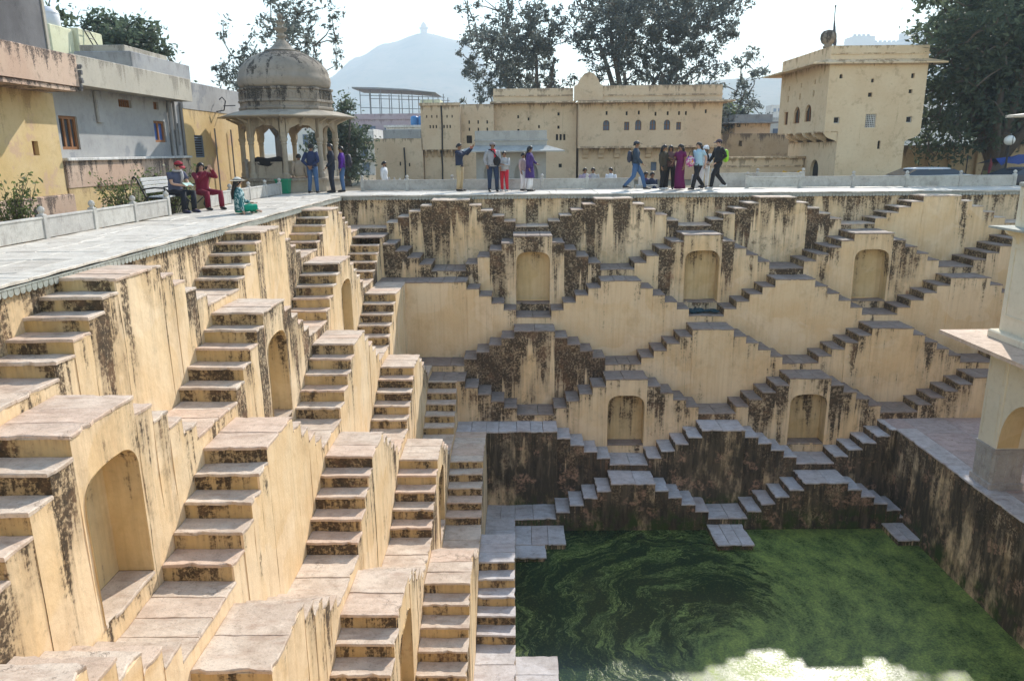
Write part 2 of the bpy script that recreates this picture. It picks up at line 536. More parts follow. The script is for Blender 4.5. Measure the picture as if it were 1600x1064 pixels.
def arch_pts(c, w, zs, rise, n=16):
    out = []
    for i in range(n + 1):
        a = PI * i / n
        x = -math.cos(a); q = abs(math.sin(a))
        out.append((c + w * math.copysign(abs(x) ** .62, x), zs + rise * q ** .66))
    return out

def stair_wall(wall, root):
    F = FB if wall == 'back' else FL
    G = D if wall == 'back' else E_
    dirts = DIRT_B if wall == 'back' else DIRT_L
    wets = WET_B if wall == 'back' else WET_L
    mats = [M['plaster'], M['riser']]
    for k in range(1, 8):
        segs = row_segments(k, wall)
        t0, t1 = G[k - 1], G[k]
        r = rk(k)
        zb = Z[k + 1] - 5 * rk(k + 1) - .06 if k < 7 else WATER - .5
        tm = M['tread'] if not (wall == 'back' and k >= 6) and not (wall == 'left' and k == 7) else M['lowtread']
        if wall == 'back' and 2 <= k <= 5: tm = M['backtread']  # dirtier treads; the top row keeps paler stone, sunlight put into its colour
        groups = {}
        for s in segs: groups.setdefault((s[4] if s[3] != 'landing' else ('L', s[4])), []).append(s)
        zcorner = Z[k] if k in CORNER_APEX else Z[k] - 5 * r
        # z at either side of every segment, for the risers
        for i, s in enumerate(segs):
            s.append(segs[i - 1][2] if i else zcorner)
            s.append(segs[i + 1][2] if i + 1 < len(segs) else s[2])
        for key, ss in groups.items():
            land = isinstance(key, tuple)
            rr = random.Random(hash((k, str(key), wall)) % 9973 if False else k * 131 + (key[1] if land else key) * 17 + (7 if wall == 'left' else 0) + (500 if land else 0))
            dirt = min(1.5, dirts[k] * (.75 + .5 * rr.random()))
            if wall == 'back' and k == 4 and key == 0: dirt = 1.12
            if wall == 'back' and k == 2 and key == 0: dirt = .85
            if wall == 'back' and k == 1 and key == 3: dirt = .34
            if wall == 'back' and k == 1 and key in (0, 1, 2): dirt = (1.20, 1.05, 1.0)[key]
            mb = MB()
            mb.attr = {'dirt': dirt, 'wet': wets[k], 'topz': 0}
            niche = (not land) and k in (2, 5) and not (wall == 'back' and key == 3) and any(s[3] == 'apex' and s[1] - s[0] > 1.2 for s in ss)
            part = None
            for (s0, s1, zt, kind, n, zl, zr) in ss:
                jit = (rr.random() - .5) * .016 if kind != 'landing' and rr.random() < .6 else 0.0
                mb.attr['dirt'] = min(1.5, max(0, dirt * ((.35 + 1.2 * rr.random()) if k in (1, 2) else (1.0 + .9 * rr.random())))) if kind != 'apex' else dirt * .85
                tf = t1 + jit
                mb.mat = 0
                if kind == 'apex' and niche:
                    c = (s0 + s1) / 2
                    hw, zs = .55, zt - .92
                    zsill = zb + .06 + rk(k + 1) * (.85 if wall == 'left' else .7)
                    zsill = Z[k + 1] - 5 * rk(k + 1) + .27
                    A = arch_pts(c, hw, zs, .40)
                    wall_grid(mb, F, s0, c - hw, tf, zb, zt - SLAB, zt)
                    wall_grid(mb, F, c + hw, s1, tf, zb, zt - SLAB, zt)
                    wall_grid(mb, F, c - hw, c + hw, tf, zb, zsill, zsill)
                    mb.attr['topz'] = zt
                    for (a0, b0), (a1, b1) in zip(A, A[1:]):
                        mb.face([wob(F(a0, tf, b0)), wob(F(a1, tf, b1)), wob(F(a1, tf, zt - SLAB)), wob(F(a0, tf, zt - SLAB))])
                else:
                    wall_grid(mb, F, s0, s1, tf, zb, zt - SLAB, zt)
                if abs(jit) > 1e-6:       # close the little returns beside a proud or recessed column
                    for s in (s0, s1):
                        mb.attr['topz'] = zt
                        mb.face([wob(F(s, t1 - .03, zb)), wob(F(s, tf, zb)), wob(F(s, tf, zt - SLAB)), wob(F(s, t1 - .03, zt - SLAB))])
                top_face(mb, F, s0, s1, t0, tf, zt - SLAB)
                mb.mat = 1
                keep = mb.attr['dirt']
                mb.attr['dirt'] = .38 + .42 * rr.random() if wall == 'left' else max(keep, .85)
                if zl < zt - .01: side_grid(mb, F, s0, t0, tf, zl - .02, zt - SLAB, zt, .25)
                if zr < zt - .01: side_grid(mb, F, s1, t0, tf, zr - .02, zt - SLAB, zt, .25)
                mb.attr['dirt'] = keep
            name = 'landing' if land else 'stair_pyramid'
            part = mb.build(name, mats, root)
            for (s0, s1, zt, kind, n, zl, zr) in ss:
                o0 = .012 if zl < zt - .01 else 0
                o1 = .012 if zr < zt - .01 else 0
                if kind in ('up', 'down'):
                    slab('tread', F, s0, s1 , t0, t1, zt, part, tm, (o0, o1, .010))
                else:
                    w_ = s1 - s0
                    npl = max(1, round(w_ / (.42 if rr.random() < .5 else .62)))
                    cuts = [s0] + sorted(s0 + w_ * (i + (rr.random() - .5) * .3) / npl for i in range(1, npl)) + [s1]
                    for i in range(npl):
                        slab('landing_slab' if kind == 'landing' else 'top_slab', F, cuts[i] + (.004 if i else 0), cuts[i + 1] - (.004 if i < npl - 1 else 0),
                             t0, t1, zt + (rr.random() - .5) * .012, part, tm,
                             (o0 if i == 0 else 0, o1 if i == npl - 1 else 0, .012), 1.1)
            if niche:
                s = [q for q in ss if q[3] == 'apex'][0]
                c = (s[0] + s[1]) / 2
                hw, zs = .55, s[2] - .92
                zsill = Z[k + 1] - 5 * rk(k + 1) + .27
                A = [(c - hw, zsill)] + arch_pts(c, hw, zs, .40) + [(c + hw, zsill)]
                nb = MB(); dp = .42
                nb.attr = {'dirt': .45 if k == 2 else .6, 'wet': 0 if wall == 'left' or k == 2 else .12, 'topz': zs + .4}
                for (a0, b0), (a1, b1) in zip(A, A[1:]):
                    nb.face([wob(F(a0, t1 + .012, b0)), wob(F(a1, t1 + .012, b1)), wob(F(a1, t1 - dp, b1)), wob(F(a0, t1 - dp, b0))])
                cb = nb.vert(wob(F(c, t1 - dp, (zs + zsill) / 2)))
                ring = [nb.vert(wob(F(a, t1 - dp, b))) for a, b in A]
                for i in range(len(ring)):
                    nb.faces_idx([ring[i], ring[(i + 1) % len(ring)], cb])
                nb.build('niche', M['niche'], part)
                slab('sill', F, c - hw, c + hw, t1 - dp, t1, zsill, part, tm, (0, 0, .02))
    # corner platforms and the pieces just above the water
    for k in range(1, 9):
        if wall != 'back': break
        zc = Z[k] if k in CORNER_APEX else Z[k] - 5 * rk(k)
        mb = MB(); mb.attr = {'dirt': .5, 'wet': WET_B.get(k, 1), 'topz': zc}
        x1 = E_[k] if k < 8 else 7.42
        y1 = D[k]
        if k == 8:
            wall_grid(mb, FB, 6.0, x1, y1, -9.6, zc - SLAB, zc)
            side_grid(mb, FB, x1, D[7], y1, -9.6, zc - SLAB, zc)
        top_face(mb, FB, E_[k - 1], x1, D[k - 1], y1, zc - SLAB)
        cp = mb.build('corner_platform', M['plaster'], root)
        nn = 2 if k < 8 else 3
        for i in range(nn):
            a = E_[k - 1] + (x1 - E_[k - 1]) * i / nn; b = E_[k - 1] + (x1 - E_[k - 1]) * (i + 1) / nn
            slab('corner_slab', FB, a + .003, b - .003, D[k - 1], y1, zc + (rs.random() - .5) * .01, cp,
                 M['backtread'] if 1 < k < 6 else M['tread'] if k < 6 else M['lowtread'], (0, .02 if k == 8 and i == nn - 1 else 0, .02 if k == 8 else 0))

root_b = empty('stair_wall', (XA, 0, 0), 0, 'shaded ochre wall of crisscross stair pyramids facing across the pool', 'stair wall')
root_l = empty('stair_wall', (0, -YA, 0), 0, 'sunlit cream wall of stair flights descending along the left of the pool', 'stair wall')
stair_wall('back', root_b)
stair_wall('left', root_l)

# upper wall faces between the coping and the first stairs
def plain_face(name, F, s0, s1, t, z0, z1, dirt, wet, root, mat='plaster'):
    mb = MB(); mb.attr = {'dirt': dirt, 'wet': wet, 'topz': z1}
    wall_grid(mb, F, s0, s1, t, z0, z1, z1)
    return mb.build(name, M[mat], root)
plain_face('upper_wall', FB, 0, XEND, 0, -1.3, -.06, .66, 0, root_b)
plain_face('upper_wall', FL, 0, SEND + 1, 0, -1.3, -.06, .66, 0, root_l)

# platforms standing in the water
def water_platform(F, s0, s1, t0, t1, z, n, root):
    mb = MB(); mb.attr = {'dirt': .6, 'wet': 1, 'topz': z}
    wall_grid(mb, F, s0, s1, t1, -9.6, z - SLAB, z)
    side_grid(mb, F, s0, t0, t1, -9.6, z - SLAB, z); side_grid(mb, F, s1, t0, t1, -9.6, z - SLAB, z)
    p = mb.build('water_platform', M['plaster'], root)
    for i in range(n):
        a, b = s0 + (s1 - s0) * i / n, s0 + (s1 - s0) * (i + 1) / n
        slab('platform_slab', F, a + .005, b - .005, t0, t1 + rs.random() * .03, z + (rs.random() - .5) * .015, p, M['lowtread'],
             (.02 if i == 0 else 0, .02 if i == n - 1 else 0, .03))
water_platform(FB, 11.58, 12.56, D[7], 7.96, -9.03, 3, root_b)
water_platform(FB, 16.62, XR, D[7], 7.76, -9.03, 2, root_b)
water_platform(FL, 12.62, 13.8, E_[7], 6.88, -9.03, 2, root_l)
water_platform(FL, 7.86, 8.5, E_[7], 6.83, -9.08, 1, root_l)
water_platform(FL, 7.86, 8.5, 6.83, 6.85, -9.10, 1, root_l) if False else None

# right-hand retaining wall with its platform, and the plain wall under the camera
rwall = empty('retaining_wall', (XR, -14, -9.3), 0, 'dark water-stained retaining wall dropping from the platform to the pool', 'wall')
class FrameR:
    kind = 'right'
    def __call__(self, s, t, z): return (XR - t, -s, z)
FR = FrameR()
mb = MB(); mb.attr = {'dirt': .85, 'wet': .76, 'topz': Z[6]}
wall_grid(mb, FR, D[6] - .02, 26.4, 0, -9.6, Z[6] - SLAB, Z[6])
mb.build('stained_face', M['plaster'], rwall)
for i in range(14):
    a = D[6] + i * 1.45
    slab('coping_slab', FR, a + .004, a + 1.446, -.55, 0, Z[6] + .004, rwall, M['lowtread'], (0, 0, .03))
M['pinkfloor'] = stone_mat("pink_sandstone_paving", (.40, .30, .27), (.50, .385, .345), (.42, .36, .33))
plat = empty('platform', (20, -8, Z[6]), 0, kind='structure')
for i in range(16):
    for j in range(6):
        y0 = -D[5] - 1.28 * i - (D[6] - D[5]) * 0
        x0 = XR + .55 + j * 1.25
        if y0 - 1.27 < -26.4: continue
        slab('paving_slab', FB, x0 + .004, x0 + 1.246, -y0, -y0 + 1.272, Z[6] + (rs.random() - .5) * .006, plat, M['pinkfloor'], (0, 0, 0), .6)
# strip between the coping and the back wall, and the east wall behind the pavilion
slab('paving_slab', FB, XR + .004, XR + .55, D[5], D[6], Z[6], plat, M['pinkfloor'], (0, 0, 0))
mb = MB(); mb.attr = {'dirt': .5, 'wet': 0, 'topz': 0}
class FrameE:
    kind = 'east'
    def __call__(self, s, t, z): return (XEND - t, -s, z)
wall_grid(mb, FrameE(), 0, 26.4, 0, Z[6] - .1, -.05, 0)
o = mb.build('wall_east', M['plaster']); tag(o, kind='structure')
mb = MB(); mb.attr = {'dirt': .5, 'wet': 0, 'topz': 0}
for k in range(1, 8):
    y1 = -26.45 + D[k]; y0 = -26.45 + D[k - 1]
    z = Z[k] - 2.5 * rk(k)
    mb.attr['topz'] = z
    mb.face([(E_[k] , y1, z), (XR + 8, y1, z), (XR + 8, y0, z), (E_[k], y0, z)])
    mb.face([(E_[k], y1, z), (XR + 8, y1, z), (XR + 8, y1, Z[k + 1] - 2.5 * rk(k + 1) - .02 if k < 7 else -9.6), (E_[k], y1, Z[k + 1] - 2.5 * rk(k + 1) - .02 if k < 7 else -9.6)])
mb.face([(0, -26.45, 0), (XR + 8, -26.45, 0), (XR + 8, -26.45, -1), (0, -26.45, -1)])
o = mb.build('wall_near', M['plaster']); tag(o, kind='structure')

# ---------------------------------------------------------------- water
def water_mat():
    t = NT("algae_water")
    P = t.pos()
    x, y, z = t.sep(P)
    # eddy round a point out in the pool: the scum is wound into arcs
    def eddy(cx, cy, k, amp):
        dx = t.m('SUBTRACT', x, cx); dy = t.m('SUBTRACT', y, cy)
        rr = t.m('SQRT', t.m('ADD', t.m('MULTIPLY', dx, dx), t.m('MULTIPLY', dy, dy)))
        th = t.m('ARCTAN2', dy, dx)
        tw = t.m('ADD', th, t.m('MULTIPLY', t.m('EXPONENT', t.m('MULTIPLY', rr, -k)), amp))
        return rr, t.comb(t.m('MULTIPLY', rr, t.m('COSINE', tw)), t.m('MULTIPLY', rr, t.m('SINE', tw)), 0.0), tw
    rr, V, tw = eddy(11.3, -11.9, .55, 2.3)
    warp = t.noise(P, .8, 4, .55)
    ring = t.comb(t.m('MULTIPLY_ADD', warp, 4.4, t.m('MULTIPLY', rr, 1.9)), t.m('MULTIPLY', t.m('COSINE', tw), 1.3), t.m('MULTIPLY', t.m('SINE', tw), 1.3))
    ring2 = t.comb(t.m('MULTIPLY_ADD', warp, 10.0, t.m('MULTIPLY', rr, 6.5)), t.m('MULTIPLY', t.m('COSINE', tw), 2.6), t.m('MULTIPLY', t.m('SINE', tw), 2.6))
    arc = t.noise(ring, 1.0, 6, .7)
    arc2 = t.noise(ring2, 1.0, 6, .74)
    big = t.noise(P, .30, 4, .6)
    mott = t.noise(V, 1.5, 7, .72)
    fine = t.noise(P, 19, 5, .8)
    fine2 = t.noise(P, 55, 3, .75)
    # thick mat to the right, thin streaky scum to the left, wound into one another
    vx = t.sep(V)[0]
    side = t.rng(t.m('ADD', vx, t.m('MULTIPLY_ADD', big, 3.0, t.m('MULTIPLY_ADD', mott, 1.6, -1.8))), -.8, .6)
    cover_r = t.rng(t.m('ADD', t.m('MULTIPLY', mott, .75), t.m('MULTIPLY', arc, .25)), .40, .58)
    cover_l = t.m('MULTIPLY', t.rng(t.m('ADD', t.m('MULTIPLY', arc, .60), t.m('MULTIPLY', arc2, .40)), .50, .64), .62)
    cov = t.m('ADD', t.m('MULTIPLY', side, t.m('MULTIPLY_ADD', cover_r, .42, .50)), t.m('MULTIPLY', t.m('SUBTRACT', 1.0, side), cover_l), clamp=True)
    streak = t.m('MULTIPLY', t.rng(t.m('ABSOLUTE', t.m('SUBTRACT', arc2, .5)), .0, .032, 1.0, 0.0), t.rng(arc, .44, .56))
    cov = t.m('ADD', cov, t.m('MULTIPLY', streak, t.m('MULTIPLY_ADD', side, -.45, .75)), clamp=True)
    rim = t.m('MULTIPLY', t.rng(arc2, .47, .60), t.rng(t.m('ABSOLUTE', t.m('SUBTRACT', side, .45)), .05, .5, 1.0, .0))
    cov = t.m('SUBTRACT', cov, t.m('MULTIPLY', rim, .8), clamp=True)
    specks = t.rng(fine, .40, .62)
    cov2 = t.m('MULTIPLY', cov, t.m('MULTIPLY_ADD', specks, .55, .45))
    alg = t.mix(t.rng(mott, .35, .65), (.165, .235, .060), (.30, .38, .085))
    alg = t.mix(t.m('MULTIPLY', t.rng(fine2, .52, .66), t.rng(mott, .45, .62)), alg, (.40, .46, .13))
    dk = t.mix(t.rng(fine, .52, .66), (.014, .030, .015), (.065, .105, .030))
    col = t.mix(cov2, dk, alg)
    rough = t.m('MULTIPLY_ADD', cov2, .40, .16)
    nor = t.bump(t.m('MULTIPLY', fine2, t.m('MULTIPLY_ADD', cov2, .9, .04)), .25, .01)
    nor = t.bump(t.noise(P, 1.6, 2, .5), .06, .02, nor)
    return t.done(col, rough, nor, spec=.20)
M['water'] = water_mat()
mb = MB()
mb.face([(5.0, -26.4, WATER), (XR + .3, -26.4, WATER), (XR + .3, -6.0, WATER), (5.0, -6.0, WATER)])
o = mb.build('water', M['water']); tag(o, kind='structure')
# ================================================================= TERRACE, COPING, PARAPETS
GZ = -.55                                           # ground level behind the terrace
terr = empty('terrace', (-1.2, -8, 0), 0, kind='structure')
rp = random.Random(5)
class FrameT:
    kind = 'terrace'
    def __call__(self, s, t, z): return (s, -t, z)
FT = FrameT()
def pave(name, x0, x1, y0, y1, root, mat, z=0.0):
    slab(name, FB, x0 + .004, x1 - .004, -y1 + .004, -y0 - .004, z + (rp.random() - .5) * .008, root, mat, (0, 0, 0), .8)
y = -27.6
while y < 3.0:                                      # left walk, three stones wide, broken joints
    h = .85 + rp.random() * .55
    y2 = min(y + h, 3.05)
    xs = [-2.5, -2.5 + .6 + rp.random() * .5, -1.0 + rp.random() * .35, -.34]
    for a, b in zip(xs, xs[1:]): pave('paving_slab', a, b, y, y2, terr, M['marble'])
    y = y2
y = -27.6
while y < -.3:
    y2 = min(y + 1.1 + rp.random() * .8, -.30)
    slab('coping_slab', FL, -y2 + .003, -y - .003, -.34, 0, .004, terr, M['marble'], (0, 0, .07), .6)
    y = y2
x = -.34
while x < XEND:
    x2 = min(x + 1.1 + rp.random() * .8, XEND + .1)
    slab('coping_slab', FB, x + .003, x2 - .003, -.34, 0, .002, terr, M['marble'], (0, 0, .07), .6)
    pave('paving_slab', x, x2, .34, 1.7, terr, M['marble'])
    x = x2
x = -.34
while x < XEND:
    x2 = min(x + 1.3 + rp.random() * .6, XEND + .1)
    pave('paving_slab', x, x2, 1.7, 3.1, terr, M['marble'])
    x = x2
mb = MB()
mb.box(-2.6, -.08, -27.6, 3.1, -1.0, -.06); mb.box(-.08, XEND + .1, .08, 3.1, -1.0, -.06)
mb.build('terrace_core', M['greystone'], terr)
# scalloped trim under the coping
M['trim'] = stone_mat("green_grey_trim_stone", (.33, .35, .31), (.42, .43, .39), (.36, .36, .33), crack=False)
def scallops(F, s0, s1, root):
    mb = MB()
    s = s0
    pitch = .115
    while s < s1:
        n = 5
        arc = [(s + pitch * .5 - math.cos(PI * i / n) * pitch * .44, -.125 - math.sin(PI * i / n) * .045) for i in range(n + 1)]
        poly = [(s + pitch * .06, -.06)] + arc + [(s + pitch * .94, -.06)]
        A = [mb.vert(F(a, .06, b)) for a, b in poly]; B = [mb.vert(F(a, .003, b)) for a, b in poly]
        for i in range(len(poly)):
            mb.faces_idx([A[i], A[(i + 1) % len(poly)], B[(i + 1) % len(poly)], B[i]])
        mb.faces_idx(A)
        s += pitch
    a, b = (s0, s1)
    q = [F(a, .068, -.052), F(b, .068, -.052), F(b, .068, -.075), F(a, .068, -.075)]
    mb.face(q); mb.face([F(a, .068, -.075), F(b, .068, -.075), F(b, .0, -.075), F(a, 0, -.075)])
    o = mb.build('scalloped_trim', M['trim'], root); tag(o, kind='stuff')
scallops(FL, .08, 26.4, terr)
scallops(FB, .08, XEND, terr)

# parapets: panels between round-headed posts
def post_mesh(h):
    mb = MB()
    mb.cbox(-.065, .065, -.065, .065, 0, h, .012)
    mb.lathe([(.05, h), (.035, h + .02), (.06, h + .05), (.066, h + .085), (.05, h + .12), (.012, h + .145)], (0, 0, 0), 10)
    me = mb.build('post', M['parapet']); d = me.data; bpy.data.objects.remove(me); return d
def parapet(pts, h, label, group=None, spacing=1.66, base=0.0, gap_last=False):
    root = empty('parapet', (*pts[0], base), 0, label, 'parapet', group)
    pm = post_mesh(h + .04)
    for (x0, y0), (x1, y1) in zip(pts, pts[1:]):
        L = math.hypot(x1 - x0, y1 - y0); n = max(1, round(L / spacing)); a = math.atan2(y1 - y0, x1 - x0)
        for i in range(n + 1):
            px, py = x0 + (x1 - x0) * i / n, y0 + (y1 - y0) * i / n
            o = bpy.data.objects.new('post', pm); COL.objects.link(o)
            o.parent = root; o.location = (px - pts[0][0], py - pts[0][1], 0); o.rotation_euler = (0, 0, a)
            if i < n:
                mb = MB(); s = L / n
                mb.cbox(.06, s - .06, -.045, .045, .02, h - .03, .01)
                mb.cbox(.055, s - .055, -.058, .058, h - .035, h, .012)
                p = mb.build('panel', M['parapet'], root, world=False)
                p.location = o.location; p.rotation_euler = (0, 0, a)
    return root
parapet([(-2.44, -26.2), (-2.44, -7.95)], .40, 'low pale stone parapet along the left walk ending beside the bench')
parapet([(-2.44, -5.35), (-2.44, 1.1)], .40, 'low pale stone parapet between the bench and the domed kiosk')
parapet([(.2, 2.95), (10.6, 2.95)], .41, 'long grey stone parapet behind the man taking a photograph')
parapet([(14.0, 4.2), (17.5, 3.9)], .62, 'higher grey parapet behind the walkers, left of the tower', base=-.1)
parapet([(14.95, 2.72), (24.9, 2.4)], .42, 'grey stone parapet at the foot of the square tower', spacing=2.0)

# ================================================================= GROUND
def ground_mat():
    t = NT("dusty_ground")
    P = t.pos()
    a = t.noise(P, .05, 5, .6); b = t.noise(P, 1.4, 5, .65)
    c = t.mix(t.rng(a, .35, .65), (.26, .205, .145), (.20, .175, .115))
    c = t.mix(t.m('MULTIPLY', t.rng(b, .5, .7), .4), c, (.15, .13, .09))
    return t.done(c, .95, t.bump(b, .4, .03), spec=.1)
M['ground'] = ground_mat()
mb = MB()
hx0, hx1, hy0, hy1 = -2.55, XEND + .05, -27.6, 3.05
R_ = 5200
for q in ([(-R_, -R_), (R_, -R_), (R_, hy0), (-R_, hy0)], [(-R_, hy1), (R_, hy1), (R_, R_), (-R_, R_)],
          [(-R_, hy0), (hx0, hy0), (hx0, hy1), (-R_, hy1)], [(hx1, hy0), (R_, hy0), (R_, hy1), (hx1, hy1)]):
    mb.face([(a, b, GZ) for a, b in q])
o = mb.build('ground', M['ground']); tag(o, kind='structure')
mb = MB()
mb.box(XEND + .06, 34, -27.5, 3.0, GZ, -.02)
o = mb.build('path', M['marble']); tag(o, kind='structure')
mb = MB(); mb.box(.0, 25, -29.5, -26.5, -1.2, -.012)
o = mb.build('path', M['marble']); tag(o, kind='structure')

# ================================================================= BUILDING MATERIALS
def house_mat(name, c1, c2, stain=.5, sc=(.10, .085, .075), patch=None, zt=None, streak=.5):
    """weathered wall wash: uneven tone, run-off streaks hanging from 'topz', patches of lost paint"""
    t = NT(name)
    P = t.pos()
    x, y, z = t.sep(P)
    d = t.m('SUBTRACT', t.attr("topz"), z)
    lo = t.noise(P, .7, 5, .6); hi = t.noise(P, 7, 5, .68); sp = t.noise(P, 30, 4, .7)
    c = t.mix(t.rng(lo, .34, .66), c1, c2)
    c = t.mix(t.m('MULTIPLY', t.rng(hi, .48, .75), .28), c, (c1[0] * .66, c1[1] * .62, c1[2] * .58))
    if patch:
        pm = t.rng(t.noise(P, .95, 6, .65), .56, .62)
        c = t.mix(t.m('MULTIPLY', pm, .85), c, patch)
    st = t.noise(t.scaled(P, 5, 5, .28), 1.0, 5, .62)
    sl = t.noise(t.scaled(P, 1.7, 1.7, 0), 1.0, 3, .6)
    fall = t.m('SUBTRACT', 1.0, t.m('DIVIDE', d, t.m('MULTIPLY_ADD', t.rng(sl, .3, .7), 1.3 * streak, .12)), clamp=True)
    sb = t.noise(t.scaled(P, 1.8, 1.8, .12), 1.0, 3, .55)
    sm = t.m('MULTIPLY_ADD', t.m('MULTIPLY_ADD', st, .55, t.m('MULTIPLY', sb, .45)), 3.6, -1.3)
    g = t.rng(t.m('ADD', t.m('ADD', sm, t.m('MULTIPLY', fall, .62)), t.m('MULTIPLY_ADD', sp, .9, -.45)), .92, 1.16)
    g = t.m('MULTIPLY', t.m('MULTIPLY', g, t.rng(sp, .3, .6, .4, 1)), stain)
    c = t.mix(g, c, sc)
    bl = t.m('MULTIPLY', t.rng(t.m('ADD', t.noise(P, 1.6, 6, .72), t.m('MULTIPLY_ADD', sp, .2, -.1)), .54, .66), .42 * stain)
    c = t.mix(bl, c, sc)
    return t.done(c, .92, t.bump(t.m('ADD', hi, t.m('MULTIPLY', sp, .4)), .4, .015), spec=.15)
M['palace'] = house_mat("palace_limewash", (.625, .465, .315), (.68, .53, .37), .75, (.16, .11, .075))
M['tower'] = house_mat("tower_limewash", (.65, .49, .32), (.70, .55, .375), .8, (.26, .165, .09))
M['yellowh'] = house_mat("yellow_house_wash", (.60, .43, .205), (.66, .50, .28), .5, (.25, .15, .09), (.56, .38, .26))
M['pinkh'] = house_mat("pink_house_wash", (.52, .36, .27), (.58, .43, .33), .95, (.075, .06, .055), streak=.9)
M['cement'] = house_mat("grey_cement_render", (.33, .33, .335), (.40, .395, .39), .4, (.14, .13, .125), (.27, .275, .29))
M['beigeband'] = house_mat("beige_cement_band", (.42, .385, .325), (.47, .43, .36), .6, (.14, .12, .10), streak=.7)
M['darkcement'] = house_mat("blackened_cement", (.12, .115, .12), (.18, .175, .18), .6, (.04, .04, .045))
M['lime'] = house_mat("pale_lime_house", (.66, .65, .44), (.70, .69, .50), .3)
M['whiteh'] = house_mat("white_house_wash", (.62, .60, .58), (.68, .66, .63), .4, (.2, .18, .17))
M['lilac'] = house_mat("lilac_house_wash", (.42, .33, .37), (.46, .38, .41), .4)
M['oldwall'] = house_mat("old_boundary_wall", (.44, .33, .21), (.50, .39, .26), .95, (.085, .065, .055), streak=1.0)
M['chh'] = house_mat("chhatri_stone", (.25, .215, .175), (.335, .29, .24), 1.0, (.045, .04, .036), streak=1.2)
M['chhlow'] = house_mat("chhatri_column_stone", (.38, .325, .255), (.45, .395, .32), .5, (.12, .10, .09))
M['cream'] = house_mat("cream_pavilion_wash", (.66, .595, .46), (.71, .645, .51), .25, (.30, .24, .16))
M['wood'] = simple("brown_window_wood", (.27, .12, .05), .6, .25, 9)
M['glass'] = simple("dark_window_glass", (.05, .06, .075), .12, .1, 3, spec=.5)
M['blueglass'] = simple("blue_curtain_glass", (.045, .10, .30), .3, .1, 3)
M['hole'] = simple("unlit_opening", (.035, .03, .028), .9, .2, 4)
M['iron'] = simple("dark_iron", (.03, .03, .032), .5, .2, 8, metal=.4)
M['steel'] = simple("weathered_steel", (.22, .23, .25), .5, .2, 8, metal=.3)
M['pipe'] = simple("grey_plastic_pipe", (.20, .20, .21), .5, .15, 8)
M['shut'] = simple("blue_grey_shutter", (.13, .17, .24), .6, .2, 8)

def wbox(name, mat, parent, x0, x1, y0, y1, z0, z1, ch=0.0):
    mb = MB(); mb.attr = {'topz': z1}
    (mb.cbox(x0, x1, y0, y1, z0, z1, ch) if ch else mb.box(x0, x1, y0, y1, z0, z1))
    return mb.build(name, mat, parent)

def facade(name, mat, parent, o, ux, un, w, z0, z1, thick, holes, reveal=.14, topz=None, sides='lr'):
    """wall with real openings: o is the bottom-left corner, ux along, un outwards.
    holes: (a0, a1, b0, b1, arched)"""
    o, ux, un = Vector(o), Vector(ux), Vector(un)
    xs = sorted({0.0, w} | {h[0] for h in holes} | {h[1] for h in holes})
    zs = sorted({z0, z1} | {h[2] for h in holes} | {h[3] for h in holes})
    mb = MB(); mb.attr = {'topz': topz if topz is not None else z1}
    def P(a, b, n=0.0): return o + ux * a + Vector((0, 0, b - o.z)) + un * n
    for a0, a1 in zip(xs, xs[1:]):
        for b0, b1 in zip(zs, zs[1:]):
            ca, cb = (a0 + a1) / 2, (b0 + b1) / 2
            if any(h[0] < ca < h[1] and h[2] < cb < h[3] for h in holes): continue
            mb.face([P(a0, b0), P(a1, b0), P(a1, b1), P(a0, b1)])
    for h in holes:
        a0, a1, b0, b1 = h[:4]
        if len(h) > 4 and h[4]:
            c, r = (a0 + a1) / 2, (a1 - a0) / 2
            sp = b1 - min(r * 1.1, (b1 - b0) * .6)
            n = 10
            arc = [(c - r * math.cos(PI * i / n), sp + (b1 - sp) * math.sin(PI * i / n) ** .9) for i in range(n + 1)]
            for (p0, q0), (p1, q1) in zip(arc, arc[1:]):
                mb.face([P(p0, q0), P(p1, q1), P(p1, b1), P(p0, b1)])
            ring = [(a0, b0)] + arc + [(a1, b0)]
        else:
            ring = [(a0, b0), (a0, b1), (a1, b1), (a1, b0)]
        for (p0, q0), (p1, q1) in zip(ring, ring[1:] + ring[:1]):
            mb.face([P(p0, q0), P(p1, q1), P(p1, q1, -reveal), P(p0, q0, -reveal)])
    # other sides
    if 'l' in sides: mb.face([P(0, z0, -thick), P(0, z0), P(0, z1), P(0, z1, -thick)])
    if 'r' in sides: mb.face([P(w, z0), P(w, z0, -thick), P(w, z1, -thick), P(w, z1)])
    mb.face([P(w, z0, -thick), P(0, z0, -thick), P(0, z1, -thick), P(w, z1, -thick)])
    mb.face([P(0, z1), P(w, z1), P(w, z1, -thick), P(0, z1, -thick)])
    return mb.build(name, mat, parent)

